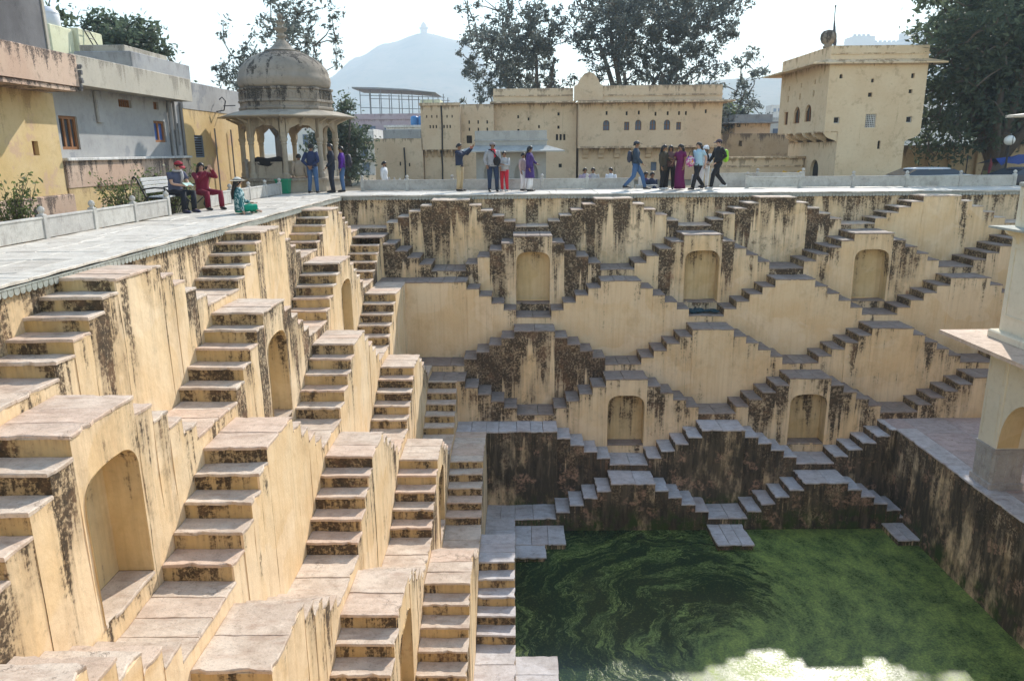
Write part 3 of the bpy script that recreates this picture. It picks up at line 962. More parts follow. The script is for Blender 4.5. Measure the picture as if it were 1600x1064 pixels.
def window(parent, o, ux, un, a0, a1, b0, b1, depth, mat_pane, frame=None, bars=0, cross=0, fw=.04, name='window', lattice=False):
    """recessed pane with frame and bars, a part of its building"""
    o, ux, un = Vector(o), Vector(ux), Vector(un)
    def bx(mb, p0, p1, q0, q1, n0, n1):
        pts = [(p0, q0), (p1, q0), (p1, q1), (p0, q1)]
        mb.extr(pts, Vector((o.x, o.y, 0)), ux, (0, 0, 1), un, n0, n1)
    mb = MB(); bx(mb, a0 - .01, a1 + .01, b0 - .01, b1 + .01, -depth - .02, -depth)
    win = mb.build(name, mat_pane, parent)
    if frame:
        mb = MB()
        bx(mb, a0, a0 + fw, b0, b1, -depth + .002, -depth + .05); bx(mb, a1 - fw, a1, b0, b1, -depth + .002, -depth + .05)
        bx(mb, a0 + fw, a1 - fw, b0, b0 + fw, -depth + .002, -depth + .048); bx(mb, a0 + fw, a1 - fw, b1 - fw, b1, -depth + .002, -depth + .048)
        mb.build('window_frame', frame, win)
        for i in range(bars):
            c = a0 + (a1 - a0) * (i + 1) / (bars + 1)
            mb = MB(); bx(mb, c - fw * .5, c + fw * .5, b0 + fw, b1 - fw, -depth + .003, -depth + .044); mb.build('mullion', frame, win)
        for i in range(cross):
            c = b0 + (b1 - b0) * (i + 1) / (cross + 1)
            mb = MB(); bx(mb, a0 + fw, a1 - fw, c - fw * .4, c + fw * .4, -depth + .004, -depth + .040); mb.build('slat' if cross > 3 else 'glazing_bar', frame, win)
    return win

# ================================================================= DOMED KIOSK (CHHATRI)
CX, CY = -2.8, 4.0
ch = empty('domed_kiosk', (CX, CY, 0), 0, 'domed stone kiosk with scalloped arches and a carved finial on its plinth', 'kiosk')
R8, ROT = 1.78, math.radians(10)
def octo(r, rot=ROT): return [(CX + r * math.cos(rot + PI / 4 * k), CY + r * math.sin(rot + PI / 4 * k)) for k in range(8)]
def octring(name, mat, prof, parent, topz=None, n=8, rot=ROT, smooth=False):
    mb = MB(); mb.attr = {'topz': topz if topz is not None else prof[-1][1]}
    mb.lathe(prof, (CX, CY, 0), n, rot)
    return mb.build(name, mat, parent, smooth)
octring('plinth', M['chhlow'], [(1.98, GZ), (1.98, .42), (2.06, .44), (2.06, .52), (1.95, .54)], ch)
for k in range(8):
    a = ROT + PI / 4 * k
    px, py = CX + R8 * math.cos(a), CY + R8 * math.sin(a)
    mb = MB(); mb.attr = {'topz': 3}
    mb.lathe([(.15, .54), (.15, .68), (.11, .74), (.115, .8), (.105, .86), (.095, 1.75), (.125, 1.80), (.10, 1.84), (.14, 1.92), (.15, 2.0)], (px, py, 0), 10)
    mb.lathe([(.135, 2.0), (.135, 2.72)], (px, py, 0), 4, a + PI / 4)
    mb.build('column', M['chhlow'], ch, True if False else False)
    # arch panel between this column and the next
    b = a + PI / 4
    q = Vector((CX + R8 * math.cos(b), CY + R8 * math.sin(b), 0)); p = Vector((px, py, 0))
    ux = (q - p); L = ux.length; ux.normalize(); un = Vector((ux.y, -ux.x, 0))
    n = 28; hw = L / 2 - .10
    arc = []
    for i in range(n + 1):
        th = PI * i / n
        cus = 1 - .075 * abs(math.sin(th * 4.5))
        arc.append((L / 2 - hw * cus * math.cos(th), 2.0 + .50 * math.sin(th) ** .8 * cus))
    mb = MB(); mb.attr = {'topz': 2.75}
    for dn in (-.06, .06):
        for (a0, b0), (a1, b1) in zip(arc, arc[1:]):
            mb.face([p + ux * a0 + un * dn + Vector((0, 0, b0)), p + ux * a1 + un * dn + Vector((0, 0, b1)), p + ux * a1 + un * dn + Vector((0, 0, 2.72)), p + ux * a0 + un * dn + Vector((0, 0, 2.72))])
    for (a0, b0), (a1, b1) in zip(arc, arc[1:]):
        mb.face([p + ux * a0 + un * .06 + Vector((0, 0, b0)), p + ux * a1 + un * .06 + Vector((0, 0, b1)), p + ux * a1 - un * .06 + Vector((0, 0, b1)), p + ux * a0 - un * .06 + Vector((0, 0, b0))])
    mb.build('scalloped_arch', M['chhlow'], ch)
    if k not in (6,):     # low railing slabs, open on the side with the step
        mb = MB(); mb.attr = {'topz': 1.2}
        mb.extr([(.14, .54), (L - .14, .54), (L - .14, 1.08), (.14, 1.08)], p, ux, (0, 0, 1), un, -.04, .04)
        mb.extr([(.13, 1.08), (L - .13, 1.08), (L - .13, 1.14), (.13, 1.14)], p, ux, (0, 0, 1), un, -.055, .055)
        mb.build('railing', M['chhlow'], ch)
octring('eave', M['chhlow'], [(1.75, 2.70), (2.62, 2.76), (2.64, 2.80), (1.95, 3.00), (1.72, 3.03)], ch, 3.2)
for k in range(16):
    a = ROT + PI / 8 * k
    rr_ = 1.95 if k % 2 == 0 else 1.95 * math.cos(PI / 8)
    mb = MB(); mb.attr = {'topz': 3}
    mb.tube([(CX + (rr_ - .25) * math.cos(a), CY + (rr_ - .25) * math.sin(a), 2.45), (CX + (rr_ + .0) * math.cos(a), CY + (rr_ + .0) * math.sin(a), 2.60), (CX + (rr_ + .35) * math.cos(a), CY + (rr_ + .35) * math.sin(a), 2.735)], [.05, .06, .03], 6)
    mb.build('bracket', M['chhlow'], ch)
octring('drum', M['chh'], [(1.76, 3.02), (1.80, 3.08), (1.80, 3.14), (1.74, 3.17), (1.74, 3.30), (1.80, 3.33), (1.80, 3.40), (1.75, 3.42), (1.75, 3.74), (1.81, 3.77), (1.81, 3.83), (1.70, 3.86)], ch, 3.9)
for k in range(40):       # carved blind arches round the drum, following its eight sides
    side = k // 5; f = (k % 5 + .5) / 5
    v = octo(1.75)
    p, q = Vector((*v[side], 0)), Vector((*v[(side + 1) % 8], 0))
    c = p.lerp(q, f); ux = (q - p).normalized(); un = Vector((ux.y, -ux.x, 0))
    mb = MB(); mb.attr = {'topz': 3.75}
    out = [(-.10, 3.44), (-.10, 3.60), (-.07, 3.67), (0, 3.71), (.07, 3.67), (.10, 3.60), (.10, 3.44)]
    inn = [(-.065, 3.44), (-.065, 3.59), (-.04, 3.64), (0, 3.665), (.04, 3.64), (.065, 3.59), (.065, 3.44)]
    for i in range(6):
        mb.extr([out[i], out[i + 1], inn[i + 1], inn[i]], c, ux, (0, 0, 1), un, .002, .028)
    mb.build('blind_arch', M['chh'], ch)
dome = octring('dome', M['chh'], [(1.66, 3.84), (1.72, 3.95), (1.745, 4.1), (1.735, 4.25), (1.70, 4.27), (1.69, 4.40), (1.58, 4.62), (1.40, 4.82), (1.14, 5.00), (.86, 5.13), (.62, 5.21), (.50, 5.24)], ch, 5.1, 32, 0, True)
mb = MB(); mb.attr = {'topz': 6.4}
mb.lathe([(.66, 5.19), (.70, 5.22), (.62, 5.25), (.50, 5.28), (.36, 5.40), (.22, 5.55), (.13, 5.66), (.11, 5.70), (.19, 5.74), (.20, 5.80), (.11, 5.84), (.10, 5.90), (.24, 6.00), (.26, 6.06), (.12, 6.10), (.09, 6.16), (.17, 6.24), (.18, 6.30), (.08, 6.34), (.07, 6.38), (.11, 6.44), (.10, 6.50), (.03, 6.60)], (CX, CY, 0), 14)
mb.build('finial', M['chh'], ch, True)

# ================================================================= CREAM PAVILION ON THE RIGHT
pv = empty('pavilion', (18.9, -10.6, Z[6]), 0, 'cream two-storey pavilion with stone eaves standing on the platform at right', 'pavilion')
px0, px1, py1, py0 = 17.42, 20.4, -9.22, -12.4
zP = Z[6]
def pier(x0, x1, y0, y1):
    mb = MB(); mb.attr = {'topz': -2.9}
    mb.cbox(x0, x1, y0, y1, zP + 1.02, -3.02, .02)
    w = mb.build('pier', M['cream'], pv)
    mb = MB()
    mb.cbox(x0 - .05, x1 + .05, y0 - .05, y1 + .05, zP - .002, zP + .16, .02)
    mb.cbox(x0 - .02, x1 + .02, y0 - .02, y1 + .02, zP + .16, zP + 1.0, .05)
    mb.cbox(x0 - .035, x1 + .035, y0 - .035, y1 + .035, zP + .94, zP + 1.03, .015)
    for i in range(3):     # fluted dado panels
        a = y0 + (y1 - y0) * (i + .5) / 3
        mb.cbox(x0 - .032, x0, a - .07, a + .07, zP + .22, zP + .88, .012)
        b = x0 + (x1 - x0) * (i + .5) / 3
        mb.cbox(b - .06, b + .06, y0 - .032, y0, zP + .22, zP + .88, .012)
    mb.build('stone_dado', M['greystone'], w)
    return w
for (a, b, c, d) in ((px0, px0 + .72, py1 - .72, py1), (px0, px0 + .72, py0, py0 + .72), (px1 - .72, px1, py1 - .72, py1), (px1 - .72, px1, py0, py0 + .72)):
    pier(a, b, c, d)
# arches springing between the piers (ochre soffits)
def arch_span(p, ux, L, un, zs, rise, ztop):
    p, ux, un = Vector(p), Vector(ux), Vector(un)
    n = 18
    arc = [(L / 2 - L / 2 * math.cos(PI * i / n), zs + rise * math.sin(PI * i / n) ** .85) for i in range(n + 1)]
    mb = MB(); mb.attr = {'topz': ztop}
    for dn in (.0, -.5):
        for (a0, b0), (a1, b1) in zip(arc, arc[1:]):
            mb.face([p + ux * a0 + un * dn + Vector((0, 0, b0)), p + ux * a1 + un * dn + Vector((0, 0, b1)), p + ux * a1 + un * dn + Vector((0, 0, ztop)), p + ux * a0 + un * dn + Vector((0, 0, ztop))])
    w = mb.build('arch_wall', M['cream'], pv)
    mb = MB(); mb.attr = {'topz': ztop, 'dirt': .2, 'wet': 0}
    for (a0, b0), (a1, b1) in zip(arc, arc[1:]):
        mb.face([p + ux * a0 + Vector((0, 0, b0)), p + ux * a1 + Vector((0, 0, b1)), p + ux * a1 - un * .5 + Vector((0, 0, b1)), p + ux * a0 - un * .5 + Vector((0, 0, b0))])
    mb.build('soffit', M['niche'], w)
arch_span((px0 + .72, py0 + .03, 0), (1, 0, 0), px1 - px0 - 1.44, (0, -1, 0), zP + 1.05, 1.3, -3.02)
arch_span((px0 + .72, py1 - .14, 0), (1, 0, 0), px1 - px0 - 1.44, (0, 1, 0), zP + 1.05, 1.3, -3.02)
arch_span((px0 + .03, py1 - .72, 0), (0, -1, 0), py1 - py0 - 1.44, (-1, 0, 0), zP + 1.05, 1.3, -3.02)
# incised panels on the near pier
mb = MB()
for (z0, z1) in ((-5.3, -4.15), (-3.95, -3.3)):
    for dz, dy in ((0, 0),):
        ya, yb = py1 - .62, py1 - .10
        for q in ([(ya, z0), (ya + .012, z0), (ya + .012, z1), (ya, z1)], [(yb - .012, z0), (yb, z0), (yb, z1), (yb - .012, z1)], [(ya + .012, z1 - .012), (yb - .012, z1 - .012), (yb - .012, z1), (ya + .012, z1)]):
            mb.extr(q, (px0, 0, 0), (0, 1, 0), (0, 0, 1), (-1, 0, 0), .002, .010)
mb.build('moulding', M['cream'], pv)
def eave(x0, x1, y0, y1, z, ov, th, drop, mat, name='eave'):
    mb = MB(); mb.attr = {'topz': z}
    o = [(x0 - ov, y0 - ov), (x1 + ov, y0 - ov), (x1 + ov, y1 + ov), (x0 - ov, y1 + ov)]
    i_ = [(x0, y0), (x1, y0), (x1, y1), (x0, y1)]
    A = [mb.vert((*p, z - drop)) for p in o]; B = [mb.vert((*p, z)) for p in i_]
    A2 = [mb.vert((*p, z - drop - th)) for p in o]; B2 = [mb.vert((*p, z - th - .02)) for p in i_]
    for k in range(4):
        l = (k + 1) % 4
        mb.faces_idx([A[k], A[l], B[l], B[k]]); mb.faces_idx([A2[l], A2[k], B2[k], B2[l]]); mb.faces_idx([A[l], A[k], A2[k], A2[l]])
    mb.faces_idx(B); mb.faces_idx(B2[::-1])
    return mb.build(name, mat, pv)
eave(px0, px1, py0, py1, -2.90, .82, .09, .02, M['tread'])
mb = MB(); mb.attr = {'topz': -2.5}
mb.cbox(px0 - .10, px1 + .1, py0 - .1, py1 + .10, -2.895, -2.72, .03)
mb.build('cornice', M['cream'], pv)
mb = MB(); mb.attr = {'topz': .66}
mb.cbox(px0 + .06, px1 - .06, py0 + .06, py1 - .06, -2.72, .60, .02)
up = mb.build('upper_storey', M['cream'], pv)
for (za, zb_) in ((-2.35, -.75), (-.15, .42)):
    mb = MB()
    ya, yb = py1 - 1.1, py1 - .22
    for q in ([(ya, za), (ya + .03, za), (ya + .03, zb_), (ya, zb_)], [(yb - .03, za), (yb, za), (yb, zb_), (yb - .03, zb_)], [(ya + .03, zb_ - .03), (yb - .03, zb_ - .03), (yb - .03, zb_), (ya + .03, zb_)], [(ya + .03, za), (yb - .03, za), (yb - .03, za + .03), (ya + .03, za + .03)]):
        mb.extr(q, (px0 + .06, 0, 0), (0, 1, 0), (0, 0, 1), (-1, 0, 0), .001, .018)
    mb.build('panel_moulding', M['cream'], up)
eave(px0 + .06, px1 - .06, py0 + .06, py1 - .06, -.30, .36, .05, .01, M['trim'], 'upper_eave')
for yy in (py1 - .25, py1 - 1.1, py1 - 2.0):
    mb = MB(); mb.attr = {'topz': 0}
    mb.extr([(0, -.37), (.30, -.37), (.26, -.44), (.10, -.52), (.05, -.66), (0, -.68)], (px0 + .06, yy, 0), (-1, 0, 0), (0, 0, 1), (0, 1, 0), -.05, .05)
    mb.build('bracket', M['cream'], pv)
mb = MB(); mb.cbox(px0 + .03, px1 - .03, py0 + .03, py1 - .03, .60, .69, .02); mb.build('coping', M['trim'], pv)
for (a, b) in ((px0 + .5, py1 - .4), (px1 - .5, py1 - .4), (px0 + .5, py0 + .4), (px1 - .5, py0 + .4)):
    mb = MB(); mb.attr = {'topz': 2}
    mb.lathe([(.13, .69), (.13, .85), (.09, .9), (.085, 1.7), (.12, 1.8), (.13, 2.08)], (a, b, 0), 10); mb.build('roof_column', M['cream'], pv)
eave(px0 + .35, px1 - .35, py0 + .3, py1 - .3, 2.22, .62, .05, .08, M['marble'], 'roof_eave')
mb = MB(); mb.attr = {'topz': 3.6}
mb.lathe([(1.15, 2.2), (1.2, 2.5), (1.15, 2.8), (.9, 3.2), (.5, 3.5), (.1, 3.62)], ((px0 + px1) / 2, (py0 + py1) / 2, 0), 20); mb.build('roof_dome', M['cream'], pv, True)
# ================================================================= HOUSES ON THE LEFT
HX = -5.6
yh = empty('yellow_house', (HX, -9, GZ), 0, 'yellow plastered house with a streaked pink balcony wall at far left', 'house')
facade('wall', M['yellowh'], yh, (HX, -18, GZ), (0, 1, 0), (1, 0, 0), 18 - 6.66, GZ, 2.98, 4.0, [(10.18, 10.42, 1.46, 1.80)], .16, 3.0)
window(yh, (HX, -18, 0), (0, 1, 0), (1, 0, 0), 10.18, 10.42, 1.46, 1.80, .15, M['hole'], M['wood'], 0, 0, .03)
wbox('plinth', M['pinkh'], yh, HX, HX + .16, -18, -6.60, GZ, .48, .03)
wbox('plinth_vent', M['hole'], yh, HX + .161, HX + .166, -8.42, -8.28, .02, .22)
wbox('balcony_slab', M['pinkh'], yh, HX - .2, -4.72, -18, -7.05, 2.98, 3.10, .03)
bw = wbox('balcony_wall', M['pinkh'], yh, -4.90, -4.68, -18.02, -7.0, 3.10, 3.84, .02)
wbox('balcony_wall', M['pinkh'], yh, HX, -4.902, -7.2, -7.0, 3.10, 3.84, .02)
mb = MB()
for i in range(26):       # broken corner of the balcony wall, bricks and rubble showing
    a = random.random(); z = 3.0 + .62 * random.random()
    s = .03 + .05 * random.random()
    mb.cbox(-4.70 - a * .12, -4.70 - a * .12 + s * 1.6, -7.03 + random.random() * .05, -7.03 + random.random() * .05 + s, z, z + s, .008)
o = mb.build('broken_brickwork', M['darkcement'], yh); tag(o, kind='stuff')
wbox('roof_room', M['darkcement'], yh, -10, -6.2, -14, -5.5, 3.3, 7.2, .04)
wbox('roof_edge', M['beigeband'], yh, -6.21, -6.17, -5.56, -5.46, 3.3, 7.2)
mb = MB(); mb.tube([(HX + .06, -9.6, .0), (HX + .05, -9.55, 1.0), (HX + .05, -9.8, 2.4), (HX + .05, -9.9, 2.95)], .028, 8); mb.build('drain_pipe', M['parapet'], yh)

gh = empty('grey_house', (HX, -3, GZ), 0, 'grey cement house with brown wooden windows and a beige roof band', 'house')
holes = [(.30, 1.14, 1.60, 2.46), (3.48, 4.25, 2.84, 3.07), (5.72, 6.08, 2.88, 3.12), (5.58, 6.38, 1.84, 2.52), (7.12, 7.45, 1.75, 2.5)]
facade('wall', M['cement'], gh, (HX - .12, -6.66, 1.36), (0, 1, 0), (1, 0, 0), 7.75, 1.36, 3.30, 4.0, holes, .16, 3.3)
O_ = (HX - .12, -6.66, 0)
window(gh, O_, (0, 1, 0), (1, 0, 0), .30, 1.14, 1.60, 2.46, .10, M['glass'], M['wood'], 2, 0, .075)
window(gh, O_, (0, 1, 0), (1, 0, 0), 3.48, 4.25, 2.84, 3.07, .12, M['hole'], M['wood'], 5, 0, .02, 'vent')
window(gh, O_, (0, 1, 0), (1, 0, 0), 5.72, 6.08, 2.88, 3.12, .12, M['hole'], M['wood'], 2, 1, .02, 'vent')
window(gh, O_, (0, 1, 0), (1, 0, 0), 5.58, 6.38, 1.84, 2.52, .10, M['blueglass'], M['wood'], 1, 0, .075)
window(gh, O_, (0, 1, 0), (1, 0, 0), 7.12, 7.45, 1.75, 2.5, .10, M['shut'], M['steel'], 0, 5, .03)
wbox('ledge', M['whiteh'], gh, HX - .12, HX + .12, -6.60, 1.12, 1.32, 1.39, .02)
wbox('lower_wall', M['pinkh'], gh, HX - 3, HX + .04, -6.60, 1.10, .62, 1.32)
wbox('lower_wall', M['yellowh'], gh, HX - 3, HX + .02, -6.60, 1.10, GZ, .62)
wbox('ridge', M['pinkh'], gh, HX + .04, HX + .10, -5.2, -1.6, .60, .70, .02)
wbox('roof_slab', M['beigeband'], gh, -8.5, -5.02, -6.64, .48, 3.22, 3.32)
wbox('roof_band', M['beigeband'], gh, -5.18, -5.0, -6.66, .50, 3.20, 3.93, .02)
wbox('roof_band', M['beigeband'], gh, -8.5, -5.182, .33, .50, 3.20, 3.93, .02)
wbox('pillar', M['cement'], gh, HX - .12, HX - .02, -4.55, -4.25, 2.35, 3.22, .03)
for yy in (.02, .42, 1.0):
    mb = MB(); mb.tube([(HX - .06, yy, 1.4), (HX - .06, yy, 3.2)], .045, 8); mb.build('drain_pipe', M['pipe'], gh)
wbox('roof_store', M['cement'], gh, -8.5, -6.6, -.2, 4.4, 3.9, 4.78, .02)
wbox('roof_store', M['beigeband'], gh, -8.4, -6.9, .0, 3.2, 4.78, 5.0, .02)

y2 = empty('yellow_house', (HX, 4, GZ), 0, 'yellow house with a louvred shutter and grey upper band behind the bench', 'house')
facade('wall', M['yellowh'], y2, (HX - .05, 1.12, GZ), (0, 1, 0), (1, 0, 0), 8.5, GZ, 3.02, 4.0, [(.72, 1.56, 1.32, 2.12), (5.5, 5.9, 1.9, 2.3)], .14, 3.0)
window(y2, (HX - .05, 1.12, 0), (0, 1, 0), (1, 0, 0), .72, 1.56, 1.32, 2.12, .08, M['hole'], M['shut'], 0, 8, .045)
window(y2, (HX - .05, 1.12, 0), (0, 1, 0), (1, 0, 0), 5.5, 5.9, 1.9, 2.3, .08, M['hole'], M['wood'], 1, 0, .03)
wbox('upper_band', M['cement'], y2, HX - 4, HX - .03, 1.13, 9.62, 3.02, 3.98, .02)
for (ya, za, yb, zb_, s) in ((4.2, 2.9, 5.2, 3.02, 1), ):
    mb = MB(); mb.tube([(HX - .03, 4.2, 3.05), (HX + .25, 4.25, 3.1), (HX + .32, 4.3, 3.45), (HX + .2, 4.3, 3.6), (HX + .1, 4.25, 3.5)], .025, 6); mb.tube([(HX, 4.9, 3.3), (HX + .45, 5.0, 3.32)], .02, 6)
    mb.build('wire_bracket', M['iron'], y2)
for yy in (3.6, 5.3):
    mb = MB(); mb.tube([(HX + .05, yy, GZ), (HX + .05, yy, 2.4)], .03, 6); mb.build('drain_pipe', M['pipe'], y2)
for (yy, h) in ((3.0, .95), (4.4, .75)):
    o = wbox('stone_post', M['greystone'], None, -4.3, -4.18, yy, yy + .14, GZ, .28 + h, .02)
    tag(o, 'tall grey stone post between bench and domed kiosk' if h > .8 else 'short grey stone post beside the domed kiosk', 'post')

lh = empty('rooftop_house', (-10, 1, GZ), 0, 'pale lime rooftop house behind the grey house', 'house')
wbox('wall', M['lime'], lh, -13, -9.0, 1.14, 2.75, GZ, 5.72, .03)
wbox('wall', M['lime'], lh, -13, -9.05, -.3, 1.13, GZ, 3.9, .03)
wbox('stair_room', M['lime'], lh, -12, -9.15, -.25, 1.12, 3.9, 5.65, .03)
lad = empty('ladder', (-8.8, .9, 4.5), 0, 'dark leaning ladder against the pale lime house', 'ladder')
for dy in (0, .35):
    mb = MB(); mb.tube([(-8.45, 1.9 + dy, 4.3), (-8.95, 1.3 + dy, 5.85)], .022, 6); mb.build('rail', M['iron'], lad)
for i in range(6):
    f = (i + .7) / 6.5
    mb = MB(); mb.tube([(-8.45 - .5 * f, 1.9 - .6 * f, 4.3 + 1.55 * f), (-8.45 - .5 * f, 2.25 - .6 * f, 4.3 + 1.55 * f)], .016, 6); mb.build('rung', M['iron'], lad)
mb = MB()
mb.lathe([(.37, 0), (.39, .04), (.39, .36), (.375, .39), (.39, .42), (.375, .45), (.34, .52), (.22, .58), (.20, .62), (.05, .63)], (-9.62, .5, 5.655), 24)
o = mb.build('water_tank', simple("white_tank_plastic", (.62, .63, .66), .5, .1, 3), None, True); tag(o, 'white plastic water tank on the lime house roof', 'water tank')

# ================================================================= THE LONG PALACE WALL BEHIND
pal = empty('palace', (10, 25, GZ), 0, 'long cream palace building with bracketed upper storey behind the walkers', 'building')
PZ = GZ
def block(name, x0, x1, y0, y1, z0, z1, holes, mat='palace', reveal=.2, topz=None):
    return facade(name, M[mat], pal, (x0, y0, z0), (1, 0, 0), (0, -1, 0), x1 - x0, z0, z1, y1 - y0, holes, reveal, topz if topz else z1)
def wins(o, hs, depth=.18, pane='glass', frame=None, bars=0, cross=0):
    for h in hs: window(pal, o, (1, 0, 0), (0, -1, 0), h[0], h[1], h[2], h[3], depth, M[pane], frame, bars, cross, .035)
# upper projecting storey on the right with its row of small windows
DX = 10.3
hb = [(1.62, 2.05, 2.68, 3.34, 1), (3.02, 3.36, 2.68, 3.22), (3.74, 4.16, 2.68, 3.34, 1), (4.70, 5.12, 2.68, 3.34, 1), (5.64, 6.06, 2.68, 3.34, 1), (6.46, 6.78, 2.68, 3.18)]
hs = [(x_, x_ + .13, 3.62 + dz, 3.86 + dz) for x_, dz in ((1.78, .05), (3.1, .02), (5.0, -.03), (5.8, 0), (6.55, .0), (7.0, 0), (8.3, .1), (3.9, .06))]
block('upper_storey', DX, DX + 9.45, 25, 31, 1.62, 4.42, hb + hs)
wins((DX, 25, 0), hb, .18, 'shut', M['wood'], 1, 1); wins((DX, 25, 0), hs, .15, 'hole')
block('lower_storey', DX + .1, DX + 9.35, 25.75, 31, PZ, 1.62, [(4.9, 5.3, .05, .62)])
wins((DX + .1, 25.75, 0), [(4.9, 5.3, .05, .62)], .15, 'shut')
for i in range(9):          # curved brackets under the projecting storey
    x_ = DX + .35 + i * 1.06
    prof = [(0, 1.62), (.74, 1.62), (.70, 1.50), (.52, 1.42), (.34, 1.22), (.20, 1.12), (.14, .95), (0, .86)]
    mb = MB(); mb.attr = {'topz': 1.7}
    mb.extr([(a, b) for a, b in prof], (x_, 25.75, 0), (0, -1, 0), (0, 0, 1), (1, 0, 0), 0, .36)
    mb.build('bracket', M['palace'], pal)
wbox('string_course', M['palace'], pal, DX - .05, DX + 9.5, 24.95, 25.2, 1.56, 1.68, .02)
wbox('eave', M['palace'], pal, DX - .1, DX + 10.1, 24.35, 31, 4.42, 4.54, .03)
wbox('roof_parapet', M['palace'], pal, DX, DX + 9.4, 25.02, 25.3, 4.54, 5.52, .03)
wbox('roof_parapet', M['palace'], pal, DX + 9.1, DX + 9.4, 25.302, 31, 4.54, 5.52, .03)
wbox('parapet_band', M['palace'], pal, DX - .02, DX + 9.42, 24.97, 25.02, 4.86, 4.96)
mb = MB(); mb.attr = {'topz': 6.5}
mb.extr([(0, 4.6), (1.85, 4.6), (1.85, 5.5), (1.65, 5.62), (1.50, 5.95), (1.25, 6.25), (.95, 6.36), (.62, 6.25), (.36, 5.95), (.22, 5.62), (0, 5.5)], (10.02, 25.5, 0), (1, 0, 0), (0, 0, 1), (0, -1, 0), 0, .6)
mb.build('roof_crest', M['palace'], pal)
# middle part
hc = [(1.6, 1.72, 3.55, 3.75), (2.3, 2.42, 3.4, 3.6), (3.0, 3.12, 2.9, 3.1), (2.6, 2.72, 2.2, 2.5), (1.6, 1.74, 2.6, 2.86), (4.2, 4.36, 2.1, 2.5), (4.45, 4.6, 2.1, 2.5), (4.7, 4.85, 2.1, 2.5), (4.3, 4.45, 2.85, 3.05), (4.3, 4.45, 3.7, 3.9), (4.4, 4.62, .3, .55)]
block('wall', 4.66, 10.25, 26, 32, PZ, 4.5, hc); wins((4.66, 26, 0), hc, .18, 'hole')
wbox('eave', M['palace'], pal, 4.45, 10.15, 25.4, 31, 4.5, 4.60, .03)
wbox('roof_parapet', M['palace'], pal, 4.66, 10.0, 26.02, 26.3, 4.6, 5.46, .03)
wbox('parapet_band', M['palace'], pal, 4.64, 10.0, 25.97, 26.02, 4.95, 5.04)
hd = [(.35, .72, 1.95, 2.45), (.95, 1.32, 1.95, 2.5), (1.55, 1.92, 1.95, 2.45)] + [(.5 + .6 * i, .6 + .6 * i, 3.2, 3.42) for i in range(3)] + [(.5 + .6 * i, .6 + .6 * i, 2.75, 2.95) for i in range(3)]
block('wall', 2.5, 4.7, 25.4, 31, PZ, 4.45, hd); wins((2.5, 25.4, 0), hd, .16, 'hole')
hE = [(.55 + .2 * i + (.3 if i > 2 else 0), .64 + .2 * i + (.3 if i > 2 else 0), 2.9, 3.1) for i in range(6)] + [(.35 + .33 * i, .43 + .33 * i, 3.55, 3.72) for i in range(6)]
block('wall', .0, 2.52, 24, 30, 1.55, 4.30, hE); wins((0, 24, 0), hE, .14, 'hole')
wbox('roof_band', M['palace'], pal, -.06, 2.58, 23.9, 24.2, 4.30, 4.48, .03)
block('wall', .1, 2.45, 24.5, 30, PZ, 1.55, [])
for i in range(6):
    mb = MB(); mb.attr = {'topz': 1.6}
    mb.extr([(0, 1.55), (.48, 1.55), (.44, 1.44), (.28, 1.34), (.12, 1.14), (0, 1.05)], (.2 + i * .42, 24.5, 0), (0, -1, 0), (0, 0, 1), (1, 0, 0), 0, .12)
    mb.build('bracket', M['palace'], pal)
for (x_, z0, z1, y_) in ((1.35, 1.55, 4.4, 23.95), (1.25, PZ, 1.5, 24.45), (-1.15, PZ, 1.7, 23.95)):
    mb = MB(); mb.tube([(x_, y_, z0), (x_ + .03, y_, (z0 + z1) / 2), (x_, y_, z1)], .05, 6); mb.build('drain_pipe', M['iron'], pal)
hF = [(.6, .72, .5, .75), (1.6, 1.7, .55, .8), (2.2, 2.3, .5, .72)]
block('wall', -3.1, .05, 24, 29, PZ, 2.28, hF); wins((-3.1, 24, 0), hF, .14, 'hole')
wbox('roof_block', M['cement'], pal, -2.5, -.02, 24.05, 28, 2.285, 2.84, .02)
# blind arch mouldings low on the middle wall
for xc in (10.9, 13.1):
    mb = MB(); mb.attr = {'topz': 1}
    o_ = [(-.36, -.4), (-.36, .3), (-.2, .62), (0, .74), (.2, .62), (.36, .3), (.36, -.4)]
    i2 = [(-.28, -.4), (-.28, .28), (-.15, .54), (0, .63), (.15, .54), (.28, .28), (.28, -.4)]
    for i in range(6): mb.extr([o_[i], o_[i + 1], i2[i + 1], i2[i]], (xc, 25.75, 0), (1, 0, 0), (0, 0, 1), (0, -1, 0), .0, .05)
    mb.build('blind_arch', M['palace'], pal)

# ================================================================= GREY STONE GATE PAVILION
gt = empty('stone_gate', (5.9, 6.4, GZ), 0, 'grey stone gateway with flat parapet and sloping eave behind the boy', 'gateway')
M['gate'] = house_mat("gate_marble", (.36, .36, .345), (.41, .41, .39), .35, (.2, .19, .18))
wbox('parapet_block', M['gate'], gt, 4.42, 7.44, 6.0, 7.6, 1.68, 2.27, .02)
wbox('band', M['gate'], gt, 4.38, 7.48, 5.96, 7.64, 1.86, 1.92, .015)
mb = MB(); mb.attr = {'topz': 1.7}
A = [(3.70, 5.3, 1.46), (8.15, 5.3, 1.46), (8.15, 8.3, 1.46), (3.70, 8.3, 1.46)]; B = [(4.42, 6.0, 1.68), (7.44, 6.0, 1.68), (7.44, 7.6, 1.68), (4.42, 7.6, 1.68)]
a_ = [mb.vert(p) for p in A]; b_ = [mb.vert(p) for p in B]; c_ = [mb.vert((p[0], p[1], p[2] - .05)) for p in A]; d_ = [mb.vert((p[0], p[1], p[2] - .12)) for p in B]
